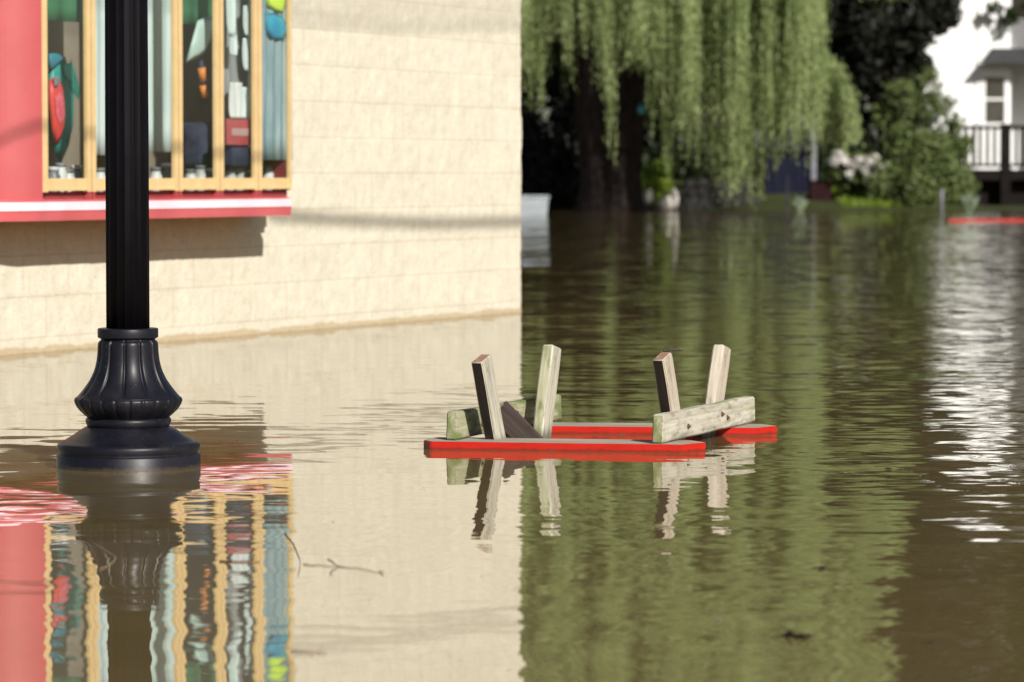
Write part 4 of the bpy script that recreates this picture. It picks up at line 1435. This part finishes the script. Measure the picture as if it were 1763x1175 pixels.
shrub(1560, 365, 84.0, [(1530, 300, 0.75), (1565, 285, 0.8), (1600, 300, 0.8), (1540, 335, 0.7), (1575, 335, 0.8), (1612, 330, 0.7), (1590, 260, 0.6), (1550, 250, 0.5)], 10500, 0.065, M_LF_MID, "wide mid-green shrub left of the dark deck")
shrub(1545, 260, 87.0, [(1535, 200, 0.55), (1555, 170, 0.5), (1570, 215, 0.6), (1590, 150, 0.5), (1605, 185, 0.5), (1620, 230, 0.6)], 3000, 0.075, M_LF_MID, "loose tall shrub in front of the house corner", stems=6)
shrub(1645, 360, 86.5, [(1640, 300, 0.5), (1650, 325, 0.5), (1635, 270, 0.45), (1655, 255, 0.3)], 3000, 0.06, M_LF_MID, "narrow green shrub growing through the deck rail corner")


fs_ = shrub(1470, 340, 84.6, [(1440, 290, 0.40), (1470, 296, 0.45), (1502, 292, 0.42), (1486, 310, 0.35), (1455, 312, 0.35)], 3200, 0.06, M_LF_MID, "leafy shrub with large white flower heads on the bank", name="flowering_shrub", stems=5)
M_FLOWER = mottled("white_petals", (0.50, 0.47, 0.46), (0.75, 0.72, 0.70), 18, 0.8)
rr = random.Random(8)
for (px, py, r_) in ((1443, 268, 0.17), (1452, 276, 0.12), (1437, 279, 0.12), (1470, 282, 0.15), (1480, 276, 0.10), (1495, 281, 0.17), (1508, 276, 0.15), (1516, 289, 0.12), (1489, 291, 0.12), (1502, 309, 0.17), (1492, 302, 0.10), (1461, 300, 0.09)):
    q = at(px, py, 84.0) - fs_.location
    V, F = leaf_cloud([(q.x, q.y, q.z)], [r_], 150, 0.05, rng=np.random.default_rng(px), up=0.6)
    obj_np("flower_head", V, F, M_FLOWER, fs_)


def spiky(px, py, Y, h, label):
    X = (px - PW / 2) / FPX * Y
    bm = bmesh.new()
    rr = random.Random(px)
    for k in range(34):
        a_ = rr.uniform(0, 6.28); lean = rr.uniform(0.1, 0.9); L = h * rr.uniform(0.6, 1.1)
        tip = Vector((math.cos(a_) * lean, math.sin(a_) * lean, 1)).normalized() * L
        midp = tip * 0.5 + ZUP * L * 0.1
        w = Vector((-math.sin(a_), math.cos(a_), 0)) * 0.022
        v = [bm.verts.new(p) for p in (-w + ZUP * -0.1, w + ZUP * -0.1, midp + w * 1.2, tip, midp - w * 1.2)]
        bm.faces.new(v)
    bmesh.ops.solidify(bm, geom=list(bm.faces), thickness=0.006)
    return tag(obj("spiky_plant", bm, M_LF_PALE, loc=(X, Y, 0.0)), label, "plant")


spiky(1376, 362, 81.0, 0.38, "pale spiky plant at the water in front of the maroon bin")
spiky(1668, 368, 78.0, 0.45, "pale spiky plant at the water behind the red floating board")

# grass tufts on the bank
bm = bmesh.new()
rr = random.Random(3)
for k in range(2600):
    x = rr.uniform(7.9, 9.4); y = rr.uniform(83.0, 88.0)
    z = shore_z(x, y)
    if z < 0.0: continue
    a_ = rr.uniform(0, 6.28); h = rr.uniform(0.08, 0.22)
    w = Vector((math.cos(a_), math.sin(a_), 0)) * 0.02
    l_ = Vector((rr.uniform(-1, 1), rr.uniform(-1, 1), 0)) * 0.08
    b0 = Vector((x, y, z - 0.02))
    bm.faces.new([bm.verts.new(p) for p in (b0 - w, b0 + w, b0 + l_ + ZUP * h)])
tag(obj("grass", bm, M_LF_LIME), "bright sunlit grass on the bank below the pale boulders", "grass", kind="stuff")

# ------------------------------------------------------------------ rocks, wall, shed, bin, tub, posts on the far bank
M_ROCK = mottled("pale_limestone", (0.50, 0.46, 0.42), (0.72, 0.68, 0.63), 5, 0.9, 0.2, bmp=0.6)
M_STONE = mottled("dark_grey_stone", (0.020, 0.019, 0.019), (0.045, 0.043, 0.042), 4, 0.9, 0.2, bmp=0.6)  # dark grey mottle for the low wall


def rock(px, py, w_px, h_px, Y, label, mat=M_ROCK):
    c = at(px, py, Y)
    bm = bmesh.new()
    bmesh.ops.create_icosphere(bm, subdivisions=3, radius=1.0)
    rx, rz = w_px / FPX * Y / 2, h_px / FPX * Y / 2
    for v in bm.verts:
        k = 1 + 0.45 * float(vnoise(np.array(v.co.x * 1.6 + px), np.array(v.co.y * 1.6), np.array(v.co.z * 1.6)))
        v.co = Vector((v.co.x * rx * k, v.co.y * rx * k * 0.9, v.co.z * rz * k))
    return tag(obj("boulder", bm, mat, loc=c, smooth=True), label, "boulder", "pale boulders on the far bank")


rock(1116, 338, 16, 24, 82.5, "upright pale boulder at the foot of the willow trunk")
rock(1147, 350, 26, 26, 82.0, "round pale boulder at the water below the yellow-green bush")
rock(1160, 342, 16, 34, 82.6, "pinkish boulder against the end of the low grey wall")
rock(1455, 337, 20, 18, 85.0, "small pale boulder low in the grass by the maroon bin")

# low stone wall under the willow
Yw = 83.8
a0, b0 = at(1166, 360, Yw), at(1296, 360, Yw)
bm = bmesh.new()
rr = random.Random(9)
for r_ in range(4):
    x = a0.x + (r_ * 0.06)
    zc = -0.1 + r_ * 0.21
    while x < b0.x:
        w = rr.uniform(0.25, 0.5)
        vs2 = box(bm, (x + w / 2 - a0.x, rr.uniform(-0.02, 0.02) + r_ * 0.05, zc + 0.1), (w - 0.015, 0.4, 0.2))
        x += w
bmesh.ops.bevel(bm, geom=list(bm.edges), offset=0.02, segments=1, affect='EDGES')
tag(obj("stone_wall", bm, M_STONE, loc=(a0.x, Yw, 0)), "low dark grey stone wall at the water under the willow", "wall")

# navy shed with pale corner post
Ys = 86.5
M_NAVYP = mottled("navy_painted_boards", (0.007, 0.008, 0.018), (0.013, 0.014, 0.030), 3, 0.8, 0.08, stretch=(8, 8, 0.5))
M_PALEP = mottled("pale_grey_paint", (0.14, 0.14, 0.17), (0.22, 0.22, 0.26), 5, 0.7)
sh0, sh1 = at(1318, 362, Ys), at(1395, 362, Ys)
w = sh1.x - sh0.x
zt = z_at(262, Ys)
shed = empty("garden_shed", ((sh0.x + sh1.x) / 2, Ys, 0), "small dark navy shed with a pale corner post under the willow edge", "shed")
bm = bmesh.new()
for k in range(6):
    box(bm, (-w / 2 + (k + 0.5) * w / 6, 0.5, zt / 2 - 0.1), (w / 6 - 0.012, 1.0, zt + 0.2))
obj("board_wall", bm, M_NAVYP, shed)
bm = bmesh.new()
V4 = [(-w / 2 - 0.1, -0.15, zt), (w / 2 + 0.1, -0.15, zt), (w / 2 + 0.1, 0.5, zt + 0.45), (-w / 2 - 0.1, 0.5, zt + 0.45), (-w / 2 - 0.1, 1.15, zt), (w / 2 + 0.1, 1.15, zt)]
vv = [bm.verts.new(p) for p in V4]
for f in ((0, 1, 2, 3), (3, 2, 5, 4), (0, 3, 4), (1, 5, 2), (0, 4, 5, 1)): bm.faces.new([vv[i] for i in f])
obj("roof", bm, mottled("dark_shingle", (0.010, 0.010, 0.014), (0.02, 0.02, 0.026), 12, 0.9, 0.1), shed)
bm = bmesh.new(); box(bm, (w / 2 + 0.075, -0.04, z_at(205, Ys) / 2), (0.14, 0.14, z_at(205, Ys) + 0.3)); bevel_all(bm, 0.01, 1)
obj("corner_post", bm, M_PALEP, shed)
bm = bmesh.new(); box(bm, (-w * 0.1, -0.012, zt * 0.42), (0.5, 0.03, zt * 0.8)); obj("door", bm, M_NAVYP, shed)

p0 = at(1355, 366, 79.5)
bm = bmesh.new(); tube(bm, [(0, 0, -0.6), (0, 0, z_at(300, 79.5))], [0.035, 0.03], 10)
tag(obj("marker_pole", bm, M_PALEP, loc=(p0.x, p0.y, 0), smooth=True), "thin pale pole standing in the water in front of the navy shed", "pole")
p0 = at(1621, 366, 78.5)
bm = bmesh.new(); tube(bm, [(0, 0, -0.6), (0, 0, z_at(328, 78.5)), (0, 0, z_at(326, 78.5))], [0.05, 0.05, 0.03], 10)
tag(obj("marker_post", bm, M_STEEL, loc=(p0.x, p0.y, 0), smooth=True), "short grey post in the water left of the red floating board", "post")

# maroon bin
pb_ = at(1413, 360, 84.5)
binb = empty("storage_bin", (pb_.x, 84.5, 0), "dark maroon storage bin with lid at the water right of the navy shed", "bin")
M_MAROON = mottled("maroon_plastic", (0.014, 0.005, 0.006), (0.025, 0.009, 0.010), 4, 0.8, 0.08)
bm = bmesh.new(); vs2 = box(bm, (0, 0.3, 0.25), (0.52, 0.6, 0.8))
for v in vs2:
    if v.co.z < 0: v.co.x *= 0.88
bevel_all(bm, 0.02, 2); obj("bin_body", bm, M_MAROON, binb, smooth=False)
bm = bmesh.new(); box(bm, (0, 0.3, 0.68), (0.56, 0.64, 0.06)); bevel_all(bm, 0.015, 2); obj("lid", bm, M_MAROON, binb)

# white flared tub at the shop corner
Yt = 73.5
pt = at(917, 371, Yt)
tub = empty("flared_tub", (pt.x, Yt, 0), "pale grey flared plastic tub at the water beside the wall corner", "tub")
M_TUB = mottled("pale_tub_plastic", (0.25, 0.29, 0.32), (0.33, 0.36, 0.39), 4, 0.5)
wb, wt_, hh = 0.60, 0.68, z_at(337, Yt)
bm = bmesh.new()
rings = []
for (z, w_, dd) in ((-0.2, wb * 0.97, 0.5), (0.0, wb, 0.52), (hh - 0.05, wt_, 0.6), (hh - 0.05, wt_ + 0.05, 0.65), (hh, wt_ + 0.05, 0.65), (hh, wt_ - 0.03, 0.55), (0.02, wb - 0.06, 0.45)):
    rings.append([bm.verts.new((sx_ * w_ / 2, sy_ * dd / 2 + 0.3, z)) for sx_, sy_ in ((-1, -1), (1, -1), (1, 1), (-1, 1))])
for r0_, r1_ in zip(rings, rings[1:]):
    for k in range(4): bm.faces.new((r0_[k], r0_[(k + 1) % 4], r1_[(k + 1) % 4], r1_[k]))
bm.faces.new(rings[-1]); bm.faces.new(rings[0])
bmesh.ops.bevel(bm, geom=list(bm.edges), offset=0.012, segments=2, affect='EDGES')
obj("tub_body", bm, M_TUB, tub)
bm = bmesh.new(); box(bm, (0.02, -0.035 + 0.045, hh * 0.55), (0.22, 0.012, 0.07)); bevel_all(bm, 0.003, 1)
obj("handle", bm, M_TUB, tub)

# red board adrift at the right
ra, rb_ = on_z(1630, 381), on_z(1763, 379)
bm = bmesh.new(); Lr = 3.0
box(bm, (Lr / 2, 0, 0), (Lr, 0.20, 0.06)); bevel_all(bm, 0.008, 2)
fb = obj("floating_board", bm, M_REDBOARD, loc=(ra.x, ra.y, 0.002))
fb.rotation_euler = (0, 0, math.atan2(rb_.y - ra.y, rb_.x - ra.x) * 0.4)
tag(fb, "long red board floating flat far off in front of the deck", "board")

# ------------------------------------------------------------------ white house with deck
Yh = 93.0
M_SIDING = mottled("white_clapboard", (0.78, 0.79, 0.80), (0.84, 0.84, 0.84), 2, 0.6, 0.3)
M_TRIM = mottled("white_trim", (0.74, 0.74, 0.74), (0.8, 0.8, 0.8), 4, 0.5)
M_DARKGL = mottled("dark_house_glass", (0.028, 0.03, 0.03), (0.06, 0.062, 0.06), 2, 0.08, 0.6)
M_SHINGLE = mottled("grey_shingles", (0.07, 0.07, 0.075), (0.12, 0.12, 0.125), 9, 0.9)
M_DECK = mottled("dark_stained_deck", (0.005, 0.004, 0.004), (0.012, 0.009, 0.008), 5, 0.8, 0.1)


def hx(px, Y=Yh): return (px - PW / 2) / FPX * Y


house = empty("white_house", (hx(1590), Yh, 0.8), "white clapboard two-storey house behind the dark deck", "house")
HX0 = hx(1590)


def clap(x0, x1, y, z0, z1, back=None):
    """clapboards along x, lapped"""
    bm = bmesh.new()
    z = z0
    while z < z1 - 1e-4:
        t = min(z + 0.115, z1)
        a_ = [bm.verts.new(p) for p in ((x0, y - 0.018, z), (x1, y - 0.018, z), (x1, y - 0.002, t), (x0, y - 0.002, t))]
        bm.faces.new(a_)
        b__ = [bm.verts.new(p) for p in ((x0, y - 0.002, z), (x1, y - 0.002, z))]
        bm.faces.new((a_[0], b__[0], b__[1], a_[1]))
        z = t
    return bm


X1r = hx(1738) - HX0       # right end of the sunlit wall: the house steps back here
bm = clap(0, X1r, 0, -0.9, 8.2)
# gable
z = 8.2; k = 0
obj("front_wall", bm, M_SIDING, house)
bm = bmesh.new()
vv = [bm.verts.new(p) for p in ((0, 0.0, 8.2), (X1r + 2.6, 0.0, 8.2), ((X1r + 2.6) / 2, 0.0, 11.2))]
bm.faces.new(vv)
r_ = bmesh.ops.extrude_face_region(bm, geom=list(bm.faces))
for v in [g_ for g_ in r_['geom'] if isinstance(g_, bmesh.types.BMVert)]: v.co.y += 0.15
obj("gable_wall", bm, M_SIDING, house)
bm = bmesh.new()
box(bm, (0.03, 4.0, 3.65), (0.06, 7.9, 9.1)); box(bm, (X1r + 2.5, 4.6, 3.65), (0.06, 6.5, 9.1)); box(bm, ((X1r + 2.6) / 2, 8.0, 3.65), (X1r + 2.6, 0.06, 9.1))
box(bm, (X1r - 0.03, 1.3, 3.65), (0.06, 2.56, 9.1))
obj("side_wall", bm, M_SIDING, house)
bm = clap(X1r, X1r + 2.6, 2.6, -0.9, 8.2)
obj("recessed_wall", bm, M_SIDING, house)
bm = bmesh.new()
wR = X1r + 2.6
vv = [bm.verts.new(p) for p in ((-0.5, -0.4, 7.75), (wR / 2, -0.4, 11.35), (wR + 0.5, -0.4, 7.75), (-0.5, 8.3, 7.75), (wR / 2, 8.3, 11.35), (wR + 0.5, 8.3, 7.75))]
bm.faces.new((vv[0], vv[1], vv[4], vv[3])); bm.faces.new((vv[1], vv[2], vv[5], vv[4]))
bmesh.ops.solidify(bm, geom=list(bm.faces), thickness=0.14)
obj("roof", bm, M_SHINGLE, house)


def hwindow(px0, px1, py0, py1, rail=True, y=0.0):
    x0, x1 = hx(px0) - HX0, hx(px1) - HX0
    z0_, z1_ = z_at(py1, Yh) - 0.8, z_at(py0, Yh) - 0.8
    bm = bmesh.new(); t = 0.10
    box(bm, (x0 - t / 2, y - 0.05, (z0_ + z1_) / 2), (t, 0.07, z1_ - z0_ + 0.16)); box(bm, (x1 + t / 2, y - 0.05, (z0_ + z1_) / 2), (t, 0.07, z1_ - z0_ + 0.16))
    box(bm, ((x0 + x1) / 2, y - 0.055, z1_ + 0.05), (x1 - x0 + 0.3, 0.09, 0.10)); box(bm, ((x0 + x1) / 2, y - 0.06, z0_ - 0.04), (x1 - x0 + 0.3, 0.11, 0.08))
    if rail: box(bm, ((x0 + x1) / 2, y - 0.045, (z0_ + z1_) / 2 + 0.02), (x1 - x0 - 0.002, 0.05, 0.06))
    f = obj("window", bm, M_TRIM, house)
    bm = bmesh.new(); box(bm, ((x0 + x1) / 2, y - 0.03, (z0_ + z1_) / 2), (x1 - x0 - 0.004, 0.02, z1_ - z0_ - 0.004))
    obj("pane", bm, M_DARKGL, f)


hwindow(1694, 1727, 134, 212)
hwindow(1746, 1790, -60, 26, y=2.6)
bm = bmesh.new(); box(bm, (hx(1683) - HX0, -0.04, 3.6), (0.14, 0.05, 9.0)); obj("corner_board", bm, M_TRIM, house)
# small hip hood over the window
bm = bmesh.new()
x0, x1 = hx(1685) - HX0, hx(1800) - HX0
zA, zB = z_at(112, Yh) - 0.8, z_at(88, Yh) - 0.8
vv = [bm.verts.new(p) for p in ((x0, -0.75, zA), (x1, -0.75, zA), (x1, -0.022, zA), (x0, -0.022, zA), (x0 + 0.35, -0.022, zB), (x1, -0.022, zB))]
for f in ((0, 1, 2, 3), (0, 1, 5, 4), (0, 4, 3), (1, 2, 5), (3, 4, 5, 2)): bm.faces.new([vv[i] for i in f])
obj("window_hood", bm, M_TRIM, house)
bm = bmesh.new(); xp0, xp1 = hx(1736) - HX0, hx(1900) - HX0
box(bm, ((xp0 + xp1) / 2 + 0.02, 1.26, zA + 0.16), (xp1 - xp0, 2.6, 0.12)); obj("recess_shade_roof", bm, M_SHINGLE, house)  # slab added over the recess to shade its back wall
bm = bmesh.new()
vv = [bm.verts.new(p) for p in ((x0 - 0.06, -0.8, zA + 0.03), (x1 + 0.05, -0.8, zA + 0.03), (x1 + 0.05, -0.03, zB + 0.06), (x0 + 0.3, -0.03, zB + 0.06))]
bm.faces.new(vv); bmesh.ops.solidify(bm, geom=list(bm.faces), thickness=0.05)
obj("hood_roof", bm, M_SHINGLE, house)

# deck
Yd = 88.6
dx0 = hx(1634, Yd); dx1 = hx(1850, Yd)
deck = empty("wooden_deck", (dx0, Yd, 0.0), "dark stained raised wooden deck with a baluster railing", "deck")
zf, zr = z_at(292, Yd), z_at(217, Yd)
Ld = dx1 - dx0
bm = bmesh.new(); box(bm, (Ld / 2, 1.9, zf - 0.02), (Ld, 3.9, 0.04)); box(bm, (Ld / 2, -0.03, zf - 0.15), (Ld, 0.05, 0.24)); obj("deck_floor", bm, M_DECK, deck)
bm = bmesh.new(); box(bm, (Ld / 2, 0.02, zr - 0.04), (Ld + 0.06, 0.16, 0.09)); obj("handrail", bm, M_DECK, deck)
bm = bmesh.new(); box(bm, (Ld / 2, 0.02, zf + 0.10), (Ld, 0.05, 0.08)); obj("bottom_rail", bm, M_DECK, deck)
bx_ = 0.06
bal_me = None
nb = 0
while bx_ < Ld:
    if bal_me is None:
        bm = bmesh.new(); box(bm, (0, 0.02, (zf + 0.14 + zr - 0.085) / 2), (0.085, 0.04, zr - 0.085 - zf - 0.14))
        o = obj("baluster", bm, M_DECK, deck); bal_me = o.data
    else:
        o = bpy.data.objects.new("baluster", bal_me); link(o, deck)
    o.location = (bx_, 0, 0)
    bx_ += 0.18
for px, w_ in ((1640, 0.14), (1730, 0.24), (1800, 0.14)):
    bm = bmesh.new(); box(bm, (hx(px, Yd) - dx0, 0.02, (zr + 0.05) / 2 - 0.25), (w_, w_, zr + 0.55)); obj("post", bm, M_DECK, deck)
bm = bmesh.new(); box(bm, (Ld / 2 + 0.05, 0.45, zf / 2 - 0.3), (Ld - 0.1, 0.05, zf + 0.5)); obj("underdeck_shade_board", bm, M_DECK, deck)  # dark sheet set back under the floor in place of the shade there
bm = bmesh.new()
box(bm, (Ld / 2, 3.79, 0.4), (Ld, 0.06, 1.0))
obj("back_skirt", bm, M_DECK, deck)
